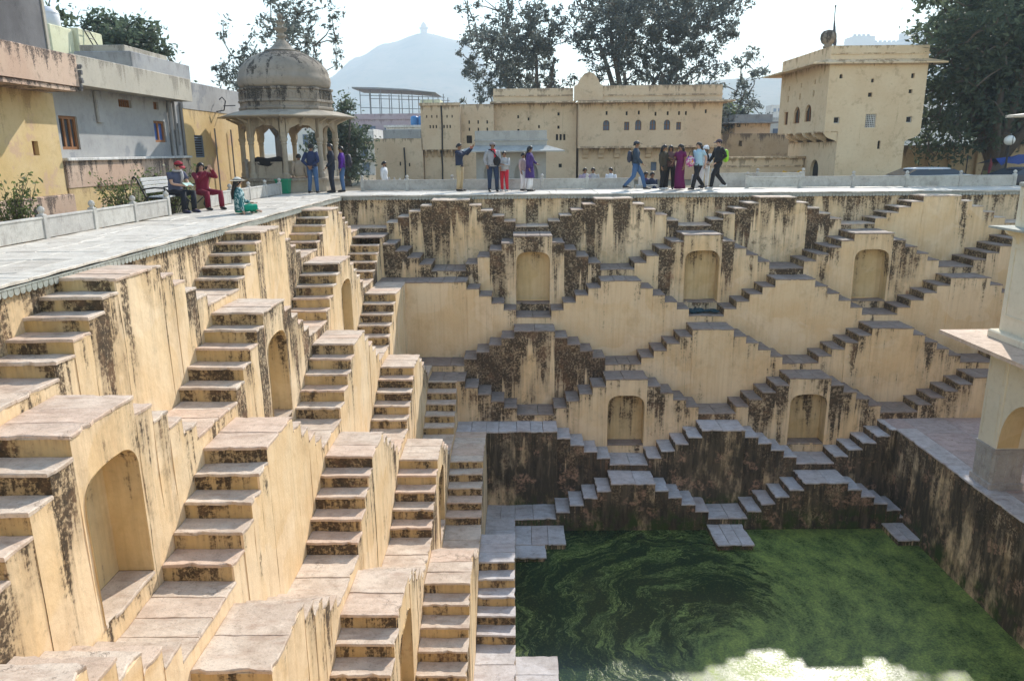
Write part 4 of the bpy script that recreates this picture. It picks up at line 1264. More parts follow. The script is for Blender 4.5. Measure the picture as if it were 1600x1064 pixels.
for k in range(4):
    l = (k + 1) % 4
    mb.faces_idx([a_[k], a_[l], b_[l], b_[k]]); mb.faces_idx([c_[l], c_[k], d_[k], d_[l]]); mb.faces_idx([a_[l], a_[k], c_[k], c_[l]])
mb.faces_idx(d_[::-1])
mb.build('eave', M['gate'], gt)
fr = facade('front', M['gate'], gt, (4.45, 6.05, GZ), (1, 0, 0), (0, -1, 0), 2.96, GZ, 1.57, .4, [(.32, 1.30, GZ, 1.05, 1), (1.62, 2.62, GZ, 1.05, 1)], .39, 1.6)
wbox('back_wall', M['palace'], gt, 4.5, 7.4, 7.3, 7.5, GZ, 1.57)

# ================================================================= SQUARE TOWER ON THE RIGHT
tw = empty('tower', (23.8, 12, GZ), 0, 'square cream tower house with corbelled upper storey and wide flat eave', 'tower')
TX0, TX1, TY = 22.08, 25.42, 12.0
UX0, UX1 = 21.40, 26.15
def tfac(name, o, ux, un, w_, z0, z1, th, holes, reveal=.16): return facade(name, M['tower'], tw, o, ux, un, w_, z0, z1, th, holes, reveal, None, '')
hl = [(4.9, 6.0, GZ, .75, 1), (1.3, 2.1, -.1, .2)]
tfac('lower_side', (TX0, TY + 6.8, GZ), (0, -1, 0), (-1, 0, 0), 6.8, GZ, 1.75, .5, [(3.6, 4.75, GZ, .85, 1), (1.2, 1.9, .02, .25)])
wbox('door_recess', M['hole'], tw, TX0 + .17, TX0 + .2, TY + 1.9, TY + 3.4, GZ, .95)
window(tw, (TX0, TY + 6.8, 0), (0, -1, 0), (-1, 0, 0), 1.2, 1.9, .02, .25, .12, M['hole'], M['whiteh'], 0, 0, .03)
hf = [(2.02, 2.16, 1.38, 1.75, 1)]
hu = [(.42, .70, 2.62, 2.92), (1.98, 2.50, 2.40, 3.05), (3.98, 4.26, 2.62, 2.92), (.50, .66, 4.72, 4.92, 1), (2.06, 2.2, 4.52, 4.70, 1), (1.98, 2.18, 3.85, 4.05), (3.98, 4.14, 4.70, 4.92), (3.94, 4.12, 4.0, 4.18), (2.70, 2.84, 1.38, 1.78, 1)]
# front, drawn as one outline: lower part, curved corbels, wider upper part
mb = MB(); mb.attr = {'topz': 5.4}
def tz_face(xa, xb, za, zb2): mb.face([(xa, TY, za), (xb, TY, za), (xb, TY, zb2), (xa, TY, zb2)])
facade('front_upper', M['tower'], tw, (UX0, TY, 2.25), (1, 0, 0), (0, -1, 0), UX1 - UX0, 2.25, 5.48, 6.8, [h for h in hu if h[2] > 2.2], .14, None, 'r')
facade('front_lower', M['tower'], tw, (TX0, TY + .003, GZ), (1, 0, 0), (0, -1, 0), TX1 - TX0, GZ, 2.25, 6.8, [(2.02, 2.16, 1.38, 1.78, 1)], .14, 5.4, 'r')
for (xa, sgn, ww) in ((TX0, -1, TX0 - UX0), (TX1, 1, UX1 - TX1)):
    prof = [(0, 2.25), (ww, 2.25), (ww * .97, 2.12), (ww * .80, 1.98), (ww * .5, 1.88), (ww * .2, 1.82), (0, 1.72)]
    if sgn < 0:
        for i in range(5):
            m2 = MB(); m2.attr = {'topz': 2.5}
            m2.extr(prof, (xa, TY + .03 + i * 1.32, 0), (sgn, 0, 0), (0, 0, 1), (0, 1, 0), 0, .30 if i else .12)
            m2.build('corbel', M['tower'], tw)
    else:
        m2 = MB(); m2.attr = {'topz': 5.0}
        m2.extr(prof, (xa, TY + .004, 0), (sgn, 0, 0), (0, 0, 1), (0, 1, 0), 0, 6.7)
        m2.build('corbel', M['tower'], tw)
for h in hu:
    if h[2] < 2.2: continue
    big = h[1] - h[0] > .4
    window(tw, (UX0, TY, 0), (1, 0, 0), (0, -1, 0), h[0], h[1], h[2], h[3], .12, M['hole'], M['whiteh'] if big or h[2] < 3 else None, 5 if big else 0, 6 if big else 0, .028 if big else .03)
window(tw, (TX0, TY, 0), (1, 0, 0), (0, -1, 0), 2.02, 2.16, 1.38, 1.78, .12, M['hole'])
hsd = [(.9, 1.5, 2.72, 3.42), (2.4, 3.3, 2.75, 3.62, 1), (4.0, 4.9, 2.78, 3.64, 1)] + [(1.2, 1.4, 3.95, 4.25), (3.0, 3.2, 3.98, 4.28), (4.9, 5.1, 4.0, 4.3), (1.3, 1.45, 4.55, 4.78), (3.1, 3.25, 4.58, 4.8), (5.0, 5.15, 4.6, 4.82)]
tfac('upper_side', (UX0, TY + 6.8, 2.25), (0, -1, 0), (-1, 0, 0), 6.8, 2.25, 5.48, .4, hsd)
for h in hsd: window(tw, (UX0, TY + 6.8, 0), (0, -1, 0), (-1, 0, 0), h[0], h[1], h[2], h[3], .13, M['hole'], M['wood'] if h[1] - h[0] > .4 else None, 1, 0, .04)
wbox('side_floor', M['tower'], tw, UX0 + .01, TX0, TY + .01, TY + 6.79, 2.2, 2.26)
mb = MB(); mb.attr = {'topz': 5.6}
e0 = (UX0 - .95, UX1 + .78, TY - .32, TY + 7.2)
A = [(e0[0], e0[2]), (e0[1], e0[2]), (e0[1], e0[3]), (e0[0], e0[3])]; B = [(UX0, TY + .02), (UX1, TY + .02), (UX1, TY + 6.8), (UX0, TY + 6.8)]
a_ = [mb.vert((*p, 5.44)) for p in A]; b_ = [mb.vert((*p, 5.62)) for p in B]; c_ = [mb.vert((*p, 5.37)) for p in A]; d_ = [mb.vert((*p, 5.49)) for p in B]
for k in range(4):
    l = (k + 1) % 4
    mb.faces_idx([a_[k], a_[l], b_[l], b_[k]]); mb.faces_idx([c_[l], c_[k], d_[k], d_[l]]); mb.faces_idx([a_[l], a_[k], c_[k], c_[l]])
mb.build('eave', M['tower'], tw)
wbox('roof_parapet', M['tower'], tw, UX0 - .02, UX1 - .02, TY - .02, TY + .22, 5.6, 6.22, .03)
wbox('roof_parapet', M['tower'], tw, UX0 - .02, UX0 + .2, TY + .222, TY + 6.8, 5.6, 6.22, .03)
wbox('roof_parapet', M['tower'], tw, UX1 - .24, UX1 - .02, TY + .222, TY + 6.8, 5.6, 6.22, .03)
wbox('roof', M['tower'], tw, UX0 + .2, UX1 - .24, TY + .22, TY + 6.8, 5.5, 5.7)
wbox('parapet_band', M['tower'], tw, UX0 - .05, UX1, TY - .06, TY - .021, 5.82, 5.88)
mb = MB(); mb.attr = {'topz': 7}
mb.lathe([(.20, 6.22), (.24, 6.28), (.16, 6.36), (.30, 6.46), (.38, 6.66), (.36, 6.86), (.26, 7.0), (.05, 7.06)], (21.55, TY + .9, 0), 16)
o = mb.build('roof_urn', M['chh'], tw, True)
fl = empty('flagpole', (21.72, TY + .8, 6.2), 0, 'thin flagpole with a furled dark flag on the tower roof', 'flagpole')
mb = MB(); mb.tube([(21.72, TY + .8, 6.2), (21.72, TY + .8, 8.1)], .022, 8); mb.ball((21.72, TY + .8, 8.12), .045); mb.build('pole', M['iron'], fl)
mb = MB(); mb.tube([(21.73, TY + .78, 7.45), (21.76, TY + .78, 7.0), (21.82, TY + .78, 6.5), (21.86, TY + .76, 6.25)], [.02, .07, .11, .05], 7); mb.build('furled_flag', simple("dark_flag_cloth", (.09, .09, .11), .9, .3, 12), fl)

# ================================================================= WALLS BETWEEN PALACE AND TOWER
ow = empty('boundary_wall', (24, 30, GZ), 0, 'old streaked boundary wall with a small opening left of the tower', 'wall')
facade('wall', M['oldwall'], ow, (18.5, 30, GZ), (1, 0, 0), (0, -1, 0), 14, GZ, 2.5, .6, [(3.9, 4.15, 1.6, 2.0)], .3)
sh = empty('low_building', (24, 33, GZ), 0, 'low flat-roofed building with dark eave behind the old wall', 'building')
wbox('wall', M['palace'], sh, 22.9, 25.6, 33, 37, GZ, 3.3, .02); wbox('eave', M['cement'], sh, 22.3, 26.2, 32.5, 37.5, 3.3, 3.4, .02); wbox('roof_parapet', M['cement'], sh, 22.8, 25.7, 32.9, 37.1, 3.4, 3.95, .02)
lw = empty('low_terrace_wall', (18, 16, GZ), 0, 'low cream wall with a coping ledge left of the tower door', 'wall')
wbox('wall', M['palace'], lw, 16.6, 22.0, 16, 16.6, GZ, .92); wbox('coping', M['tower'], lw, 16.5, 22.05, 15.85, 16.7, .92, 1.02, .02); wbox('band', M['palace'], lw, 16.6, 22.0, 15.95, 16.0, .45, .55, .01)
wbox('doorway', M['hole'], lw, 19.2, 19.75, 15.93, 15.945, GZ, .15)
mb = MB(); mb.tube([(20.6, 14.6, GZ), (20.75, 14.6, .05), (21.15, 14.6, .1), (21.35, 14.6, GZ)], [.5, .42, .35, .3], 8)
o = mb.build('covered_heap', simple("orange_tarpaulin", (.60, .33, .06), .8, .2, 6)); tag(o, 'orange tarpaulin heap beside the tower door', 'tarpaulin')

# ================================================================= TOWN BEYOND (LEFT OF THE PALACE)
pk = empty('town_house', (-8, 60, GZ), 0, 'lilac-pink house with an open steel roof frame in the hazy town', 'building')
wbox('wall', M['lilac'], pk, -12.4, -2.0, 60, 68, GZ, 4.9); wbox('roof_band', M['lilac'], pk, -12.5, -1.9, 59.9, 68, 4.9, 5.5, .03)
for i, x_ in enumerate((-11.6, -10.2, -8.4, -6.6)):
    wbox('window', M['shut'], pk, x_, x_ + .8, 59.94, 59.99, 3.0, 4.2)
for i in range(9):
    x_ = -11 + i * 1.15
    for yy in (60.3, 66):
        mb = MB(); mb.tube([(x_, yy, 5.5), (x_, yy, 8.1 - .07 * i)], .05, 5); mb.build('steel_post', M['steel'], pk)
for (z_, yy) in ((7.5, 60.3), (6.2, 60.3), (7.5, 66)):
    mb = MB(); mb.tube([(-11, yy, z_), (-1.6, yy, z_ - .3)], .04, 5); mb.build('steel_beam', M['steel'], pk)
mb = MB(); mb.extr([(-11.8, 8.35), (-9, 8.28), (-6, 8.1), (-2.6, 7.72), (-2.6, 7.66), (-6, 7.95), (-9, 8.1), (-11.8, 8.2)], (0, 60.0, 0), (1, 0, 0), (0, 0, 1), (0, 1, 0), 0, 7); mb.build('sheet_roof', M['steel'], pk)
wbox('stair_head', M['lime'], pk, -4.4, -2.2, 60.5, 64, 5.5, 7.0, .03)
wh = empty('white_house', (-3.5, 50, GZ), 0, 'small white house with blue water tanks on its flat roof', 'house')
wbox('wall', M['whiteh'], wh, -6.6, -1.5, 50, 56, GZ, 3.75, .03); wbox('roof_edge', M['whiteh'], wh, -6.8, -1.3, 49.8, 56, 3.75, 3.95, .02)
for x_ in (-6.0, -3.0): wbox('window', M['shut'], wh, x_, x_ + .4, 49.95, 49.995, 2.5, 3.5)
for i, x_ in enumerate((-3.9, -3.15)):
    mb = MB(); mb.lathe([(.36, 0), (.38, .05), (.38, .75), (.3, .86), (.1, .92)], (x_, 51, 3.95), 16)
    o = mb.build('blue_tank', simple("blue_tank_plastic", (.05, .19, .42), .4, .1, 3), None, True)
    tag(o, ('left' if i == 0 else 'right') + ' of two blue water tanks on the white house roof', 'water tank', 'blue roof tanks')
w3 = empty('white_house', (-9.5, 42, GZ), 0, 'white balconied house half hidden behind the tree beside the kiosk', 'house')
wbox('wall', M['whiteh'], w3, -11.5, -6.4, 42, 48, GZ, 3.4, .03)
wbox('balcony', M['whiteh'], w3, -9.4, -6.2, 41.0, 42, 2.35, 2.5, .02); wbox('balcony_rail', M['whiteh'], w3, -9.4, -6.2, 40.98, 41.08, 2.5, 3.2, .02); wbox('ledge', M['whiteh'], w3, -8.2, -6.2, 41.6, 42, .75, .85, .02)
for (x_, z0, z1, mm) in ((-8.9, .3, 2.3, 'lilac'), (-7.6, 1.1, 2.2, 'shut'), (-7.5, -.2, .5, 'shut')): wbox('window', M[mm], w3, x_, x_ + .6, 41.95, 41.995, z0, z1)
# neighbours seen over the walls, so that the view is closed from the side as well
for (x0, x1, y0, z1, mm, lab) in ((-16, -12.6, 52, 4.4, 'whiteh', 'pale far house left of the lilac house'), (27.5, 34, 46, 4.2, 'whiteh', 'white far house right behind the low building')):
    r_ = empty('far_house', ((x0 + x1) / 2, y0, GZ), 0, lab, 'house')
    wbox('wall', M[mm], r_, x0, x1, y0, y0 + 5, GZ, z1, .03)
    for i in range(3): wbox('window', M['shut'], r_, x0 + .6 + i * 1.0, x0 + 1.1 + i * 1.0, y0 - .05, y0 - .004, 2.2, 3.2)
bkw = empty('rear_wall', (30, 19, GZ), 0, 'streaked cream wall with a shuttered door under the big tree', 'wall')
facade('wall', M['oldwall'], bkw, (26.2, 19, GZ), (1, 0, 0), (0, -1, 0), 14, GZ, 1.55, .5, [(1.25, 2.3, .35, 1.3)], .12)
window(bkw, (26.2, 19, 0), (1, 0, 0), (0, -1, 0), 1.25, 2.3, .35, 1.3, .1, M['hole'], M['wood'], 1, 0, .05)
for i, x_ in enumerate((27.9, 30.4, 31.6, 33.2)):
    wbox('buttress', M['oldwall'], bkw, x_, x_ + .28, 18.8, 19, GZ, 1.4, .02)

# ================================================================= HILLS
def hill_mat():
    t = NT("scrub_hill")
    P = t.pos()
    a = t.noise(P, .007, 6, .68); b = t.noise(P, .035, 6, .75)
    c = t.mix(t.rng(a, .4, .6), (.10, .095, .05), (.17, .135, .085))
    c = t.mix(t.rng(b, .5, .65), c, (.045, .06, .025))
    return t.done(c, .95, spec=.1)
M['hill'] = hill_mat()
def hill(prof, y0, dy, front, seed):
    """ridge line as (x, height); falls away to the front and behind"""
    mb = MB(); n = 110; m = 36
    xs0, xs1 = prof[0][0], prof[-1][0]
    def H(x):
        for (a, h), (b, g) in zip(prof, prof[1:]):
            if a <= x <= b:
                f = (x - a) / (b - a); f = f * f * (3 - 2 * f); return h + (g - h) * f
        return 0
    idx = []
    for j in range(m + 1):
        v = j / m * 2 - 1
        k = (1 - abs(v)) ** 1.15
        row = []
        for i in range(n + 1):
            x = xs0 + (xs1 - xs0) * i / n
            yy = y0 + v * (front if v < 0 else dy)
            h = H(x)
            z = h * k + noise.fractal(Vector((x * .006 + seed, yy * .006, seed)), 1.0, 2.0, 6) * h * .05 * (k ** .5) * (1 if abs(v) > .01 else .15)
            row.append(mb.vert((x, yy, z + GZ - 1)))
        idx.append(row)
    for j in range(m):
        for i in range(n): mb.faces_idx([idx[j][i], idx[j][i + 1], idx[j + 1][i + 1], idx[j + 1][i]])
    o = mb.build('hill', M['hill'], None, True); tag(o, kind='structure')
hill([(-1345.8, 0), (-911.8, 65.1), (-679.3, 120.9), (-530.5, 204.6), (-437.5, 263.4), (-360.0, 297.6), (-251.5, 322.4), (-136.8, 300.7), (-28.3, 195.2), (95.7, 108.5), (266.2, 46.5), (452.2, 0)], 2226, 700, 900, 3)
hill([(111.2, 0), (250.7, 77.5), (328.2, 114.7), (408.8, 139.5), (489.4, 142.6), (566.9, 151.8), (644.4, 182.8), (731.2, 201.5), (833.5, 220.1), (979.2, 229.3), (1289.2, 182.8), (1723.2, 0)], 1606, 600, 700, 8)
pt = empty('hill_tower', (-248.4, 2226, 318), 0, 'tiny watchtower on the peak of the hazy hill', 'tower')
mb = MB(); mb.attr = {'topz': 355}; mb.lathe([(10, 312), (10, 332), (13, 333), (13, 337), (8, 337), (7.5, 344), (.8, 352)], (-248.4, 2226, 0), 8); mb.build('shaft', M['oldwall'], pt)
ft = empty('hill_fort', (690, 1606, 190), 0, 'hazy hilltop fort walls behind the tower roof', 'fort')
for (x0, x1, z0, z1) in [(576.2, 622.7, 119.5, 161.6), (622.7, 687.8, 131.8, 189.5), (687.8, 731.2, 150.5, 217.3), (731.2, 799.4, 156.7, 205.0), (799.4, 842.8, 162.8, 226.7), (842.8, 917.2, 169.1, 214.2)]:
    mb = MB(); mb.attr = {'topz': z1}; mb.box(x0, x1, 1586, 1630, z0, z1)
    for i in range(int((x1 - x0) / 9)): mb.box(x0 + i * 9, x0 + i * 9 + 5, 1585.7, 1589, z1, z1 + 3.5)
    mb.build('rampart', M['oldwall'], ft)
vl = random.Random(4)
M['farwhite'] = house_mat("far_town_wash", (.50, .46, .42), (.60, .56, .52), .3)
ORD = ['one', 'two', 'three', 'four', 'five', 'six', 'seven', 'eight']
spots = [(120 + vl.random() * 95, 270 + vl.random() * 110) for i in range(8)]
order = [sorted(spots, key=lambda q: (q[0] - 6) / (q[1] + 26)).index(q) for q in spots]
for i, (x_, y_) in enumerate(spots):
    z_ = 6 + (y_ - 260) * .16 * vl.random() + 2
    r_ = empty('far_house', (x_, y_, 0), 0, 'hazy hillside house between palace and tower, number %s from the left' % ORD[order[i]], 'house', 'hillside houses')
    mb = MB(); mb.attr = {'topz': z_ + 6}; ww = 7 + vl.random() * 9
    mb.box(x_ - ww / 2, x_ + ww / 2, y_, y_ + 9, -2, z_ + 6); mb.build('wall', M['farwhite'], r_)
    for j in range(3):
        mb = MB(); mb.box(x_ - ww / 2 + 1 + j * ww / 3.3, x_ - ww / 2 + 2.4 + j * ww / 3.3, y_ - .15, y_ - .02, z_ + 2, z_ + 4.3); mb.build('window', M['shut'], r_)
# ================================================================= TREES AND SHRUBS
def leaf_mat(name, c1, c2, c3):
    t = NT(name)
    P = t.pos()
    a = t.noise(P, .55, 3, .6); b = t.noise(P, 6, 2, .5)
    c = t.mix(t.rng(a, .35, .65), c1, c2)
    c = t.mix(t.rng(b, .55, .75), c, c3)
    t.put(t.b.inputs["Base Color"], c); t.put(t.b.inputs["Roughness"], .55); t.put(t.b.inputs["Specular IOR Level"], .3)
    tr = t.new("ShaderNodeBsdfTranslucent"); t.put(tr.inputs[0], t.vs(c, 1.3))
    mx = t.new("ShaderNodeMixShader"); mx.inputs[0].default_value = .5
    t.nt.links.new(t.b.outputs[0], mx.inputs[1]); t.nt.links.new(tr.outputs[0], mx.inputs[2]); t.nt.links.new(mx.outputs[0], t.out.inputs[0])
    return t.mat
M['leaf'] = leaf_mat("peepal_leaves", (.100, .115, .105), (.120, .135, .120), (.135, .15, .13))  # paler and bluer leaf tone: distance haze put into the colour
M['leaf2'] = leaf_mat("neem_leaves", (.062, .088, .060), (.088, .115, .07), (.12, .14, .08))
M['leaf3'] = leaf_mat("shrub_leaves", (.075, .11, .035), (.12, .15, .055), (.18, .20, .09))
M['bark'] = simple("grey_bark", (.11, .09, .075), .95, .35, 5, bump=.03)

def tree(name, label, base, height, crown_r, seed, leaf, trunk_r, ntips, per, lsize, spread=.9, start=.28, flat=.85, clump=.55, lean=(0, 0), group='trees behind the stepwell'):
    """trunk and limbs grown towards points scattered through the crown; every tip carries a clump of leaves"""
    rg = random.Random(seed)
    root = empty(name, base, 0, label, 'tree', group)
    B = Vector(base)
    cc = B + Vector((lean[0], lean[1], height * (start + (1 - start) * .52)))
    rz = height * (1 - start) * .5
    tips = []
    lobes = [(cc + Vector(((rg.random() - .5) * 1.35 * crown_r, (rg.random() - .5) * 1.2 * crown_r, (rg.random() - .5) * 1.35 * rz)), (.34 + .3 * rg.random())) for _ in range(9)] + [(cc, .62)]
    while len(tips) < ntips:
        lc, lr = rg.choice(lobes)
        v = Vector((rg.gauss(0, 1), rg.gauss(0, 1), rg.gauss(0, 1))).normalized() * (rg.random() ** .4)
        p = lc + Vector((v.x * crown_r * lr, v.y * crown_r * lr, v.z * rz * lr * flat * 1.5))
        if p.z > B.z + height * start * .75: tips.append(p)
    tb = MB()
    top = B + Vector((lean[0] * .3, lean[1] * .3, height * start))
    tb.tube([B, B.lerp(top, .5) + Vector((.1 * trunk_r, .2 * trunk_r, 0)), top], [trunk_r * 1.25, trunk_r, trunk_r * .85], 9)
    nb = 7
    mains = []
    for i in range(nb):
        a = 2 * PI * i / nb + rg.random() * .7
        q = top + Vector((math.cos(a) * crown_r * .42, math.sin(a) * crown_r * .42, rz * (.55 + .8 * rg.random()))) + Vector((lean[0] * .5, lean[1] * .5, 0))
        mid = top.lerp(q, .5) + Vector((rg.uniform(-.1, .1) * crown_r, rg.uniform(-.1, .1) * crown_r, -rz * .08))
        tb.tube([top - Vector((0, 0, .3)), mid, q], [trunk_r * .6, trunk_r * .42, trunk_r * .26], 7)
        mains += [mid, q, mid.lerp(q, .5)]
    lb = MB()
    tips.sort(key=lambda q: (q - top).length)
    from mathutils.kdtree import KDTree
    for it, tp in enumerate(tips):          # limbs grow outwards, every twig forking from the nearest older one
        if it % 12 == 0:
            kd = KDTree(len(mains))
            for i, q in enumerate(mains): kd.insert(q, i)
            kd.balance()
        m_ = mains[kd.find(tp)[1]]
        ln = (tp - m_).length
        k = m_.lerp(tp, .5) + Vector((rg.uniform(-.16, .16) * ln, rg.uniform(-.16, .16) * ln, rg.uniform(-.05, .18) * ln))
        th = min(1.0, ln / crown_r * 2.2)
        tb.tube([m_, k, tp], [trunk_r * (.07 + .10 * th), trunk_r * (.05 + .06 * th), trunk_r * .03], 4, cap=False)
        mains += [k, tp]
        cr = clump * (.6 + .8 * rg.random())
        for _ in range(per):
            v = Vector((rg.gauss(0, .5), rg.gauss(0, .5), rg.gauss(0, .42))) * cr
            c = tp + v
            n = Vector((rg.gauss(0, 1), rg.gauss(0, 1), rg.gauss(0, 1) + .6)).normalized()
            u = n.orthogonal().normalized(); u = (u * math.cos(1) + n.cross(u) * rg.uniform(-1, 1)).normalized()
            w_ = n.cross(u); s = lsize * (.45 + 1.1 * rg.random())
            i0 = lb.vert(c - u * s * .9); i1 = lb.vert(c + w_ * s * .42 + n * s * .12); i2 = lb.vert(c + u * s); i3 = lb.vert(c - w_ * s * .42 + n * s * .12)
            lb.faces_idx([i0, i1, i2, i3])
    tb.build('trunk', M['bark'], root, True)
    lb.build('crown', leaf, root)
    return root
G0 = GZ - .02
tree('peepal_tree', 'open-crowned tree with clumped leaves rising above the palace, left of its crest', (7.3, 38, G0), 12.9, 6.5, 21, M['leaf'], .42, 430, 46, .145, start=.28, clump=.40)
tree('peepal_tree', 'largest spreading tree above the right half of the palace roof', (16.6, 39, G0), 15.4, 8.2, 22, M['leaf'], .55, 800, 46, .15, start=.24, clump=.46)
tree('neem_tree', 'huge dense dark tree right of the square tower', (32.2, 15.5, G0), 12.2, 6.2, 23, M['leaf2'], .55, 1150, 40, .17, start=.10, flat=1.0, clump=.6)
tree('neem_tree', 'dark tree rising out of frame behind the lamp post', (39.5, 19.5, G0), 12.5, 6.5, 24, M['leaf2'], .5, 700, 34, .19, start=.14, flat=1.0, clump=.65)
tree('neem_tree', 'rounded tree behind the grey house roof', (-13.6, 13.5, G0), 8.7, 2.7, 25, M['leaf2'], .32, 420, 34, .15, start=.40, clump=.5)
tree('neem_tree', 'tree behind the white water tank at upper left', (-16.5, 8.2, G0), 9.8, 2.8, 26, M['leaf2'], .3, 230, 34, .15, start=.42, clump=.5)
tree('peepal_tree', 'sparse tree spreading behind the dome of the kiosk', (-7.0, 16.5, G0), 9.3, 3.9, 27, M['leaf'], .28, 170, 30, .12, start=.34, clump=.34)
tree('neem_tree', 'green tree to the right of the domed kiosk', (-4.0, 19.5, G0), 5.8, 1.7, 28, M['leaf2'], .2, 200, 32, .13, start=.10, flat=1.1, clump=.42)
tree('neem_tree', 'sunlit tree behind the low building left of the tower', (23.8, 44, G0), 6.6, 3.3, 29, M['leaf3'], .25, 260, 30, .18, start=.12, clump=.5)
tree('neem_tree', 'small tree tucked against the right end of the palace', (21.8, 37, G0), 4.6, 1.7, 30, M['leaf2'], .16, 120, 30, .15, start=.10, clump=.4)

def shrub(label, base, h, r, seed, nst, per, ls):
    rg = random.Random(seed)
    root = empty('shrub', base, 0, label, 'shrub', 'shrubs by the left houses')
    B = Vector(base); tb = MB(); lb = MB()
    for i in range(nst):
        a = rg.random() * 2 * PI; q = r * math.sqrt(rg.random())
        tip = B + Vector((math.cos(a) * q, math.sin(a) * q, h * (.55 + .45 * rg.random())))
        k = B.lerp(tip, .5) + Vector((rg.uniform(-.1, .1), rg.uniform(-.1, .1), .1))
        tb.tube([B + Vector((math.cos(a) * .05, math.sin(a) * .05, 0)), k, tip], [.014, .010, .004], 4)
        for _ in range(per):
            f = .35 + .7 * rg.random()
            c = (B.lerp(k, f * 2) if f < .5 else k.lerp(tip, min(1, f * 2 - 1))) + Vector((rg.gauss(0, .07), rg.gauss(0, .07), rg.gauss(0, .06)))
            n = Vector((rg.gauss(0, 1), rg.gauss(0, 1), rg.gauss(0, 1) + .5)).normalized(); u = n.orthogonal().normalized(); u = (u * rg.uniform(-1, 1) + n.cross(u) * rg.uniform(-1, 1)).normalized(); w_ = n.cross(u)
            s = ls * (.6 + .8 * rg.random())
            lb.faces_idx([lb.vert(c - u * s), lb.vert(c + w_ * s * .45), lb.vert(c + u * s), lb.vert(c - w_ * s * .45)])
    tb.build('stem', M['bark'], root); lb.build('foliage', M['leaf3'], root)
shrub('leafy shrub directly behind the man on the bench', (-3.6, -5.4, GZ), 1.75, .85, 41, 46, 26, .05)
shrub('pale leafy shrub behind the left end of the bench', (-3.9, -6.9, GZ), 1.55, .8, 42, 34, 24, .05)
shrub('shrub at the left picture edge beside the yellow house', (-4.3, -10.9, GZ), 1.65, .55, 43, 34, 26, .05)
shrub('low shrub just behind the parapet posts', (-3.3, -8.6, GZ), .95, .5, 44, 22, 22, .045)

# ================================================================= STREET FURNITURE
bn = empty('bench', (-2.75, -6.7, 0), 0, 'black iron park bench with pale slats where the capped man sits', 'bench')
M['slat'] = simple("pale_bench_slats", (.55, .55, .54), .6, .12, 8)
for i in range(4):
    mb = MB(); mb.cbox(-2.98 + i * .125, -2.875 + i * .125, -7.72, -5.62, .42, .455, .008); mb.build('seat_slat', M['slat'], bn)
for i in range(4):
    mb = MB(); z_ = .53 + i * .095; mb.cbox(-3.06 - i * .03, -3.03 - i * .03, -7.72, -5.62, z_, z_ + .08, .008); mb.build('back_slat', M['slat'], bn)
for yy in (-7.78, -6.67, -5.56):
    mb = MB()
    mb.tube([(-2.45, yy, 0), (-2.50, yy, .12), (-2.46, yy, .26), (-2.52, yy, .40), (-2.75, yy, .41), (-3.0, yy, .42), (-3.08, yy, .60), (-3.19, yy, .88), (-3.26, yy, .93), (-3.30, yy, .88)], .024, 7)
    mb.tube([(-3.02, yy, 0), (-3.10, yy, .10), (-3.02, yy, .28), (-2.98, yy, .42)], .024, 7)
    mb.tube([(-3.08, yy, .62), (-2.80, yy, .66), (-2.55, yy, .65), (-2.46, yy, .60), (-2.48, yy, .53), (-2.54, yy, .54)], .020, 7)
    mb.tube([(-2.54, yy, .41), (-2.50, yy, .5), (-2.54, yy, .62)], .016, 6)
    mb.tube([(-2.52, yy, .30), (-2.68, yy, .16), (-2.86, yy, .16), (-3.0, yy, .30)], .016, 6)
    mb.build('iron_side', M['iron'], bn, True)
gb = empty('bin', (-2.45, 1.62, 0), 0, 'green plastic bin standing at the kiosk plinth', 'bin')
gm = simple("green_bin_plastic", (.015, .24, .13), .45, .12, 5)
mb = MB()
poly0 = [(-2.65, 1.47), (-2.25, 1.47), (-2.25, 1.77), (-2.65, 1.77)]; poly1 = [(-2.69, 1.43), (-2.21, 1.43), (-2.21, 1.81), (-2.69, 1.81)]
a_ = [mb.vert((*p, .005)) for p in poly0]; b_ = [mb.vert((*p, .50)) for p in poly1]
for k in range(4): mb.faces_idx([a_[k], a_[(k + 1) % 4], b_[(k + 1) % 4], b_[k]])
mb.faces_idx(a_[::-1]); mb.build('body', gm, gb)
mb = MB(); mb.cbox(-2.72, -2.18, 1.40, 1.47, .48, .53, .01); mb.cbox(-2.72, -2.18, 1.77, 1.84, .48, .53, .01); mb.cbox(-2.72, -2.66, 1.47, 1.77, .48, .528, .01); mb.cbox(-2.24, -2.18, 1.47, 1.77, .48, .528, .01); mb.build('rim', gm, gb)
lp = empty('street_lamp', (28.7, 9, GZ), 0, 'street lamp with a white globe in front of the dark tree', 'street lamp')
mb = MB(); mb.lathe([(.09, GZ), (.09, GZ + .3), (.05, GZ + .4), (.04, 1.2), (.05, 1.25), (.03, 1.42), (.06, 1.5)], (28.7, 9, 0), 10); mb.build('post', M['iron'], lp)
mb = MB(); mb.ball((28.7, 9, 1.72), .23, 18, 12); mb.build('globe', simple("white_globe_glass", (.70, .69, .66), .25, .05, 3, spec=.5), lp, True)
mb = MB(); mb.extr([(-.36, 1.98), (.36, 2.02), (.36, 2.05), (-.36, 2.01)], (28.7, 8.9, 0), (1, 0, 0), (0, 0, 1), (0, 1, 0), 0, .2); mb.tube([(28.7, 9, 1.9), (28.7, 9, 2.0)], .02, 6); mb.tube([(28.7, 8.76, 1.5), (28.7, 8.76, 1.95)], .012, 5); mb.build('hood', M['iron'], lp)
tp = MB()
g_ = [[None] * 7 for _ in range(5)]
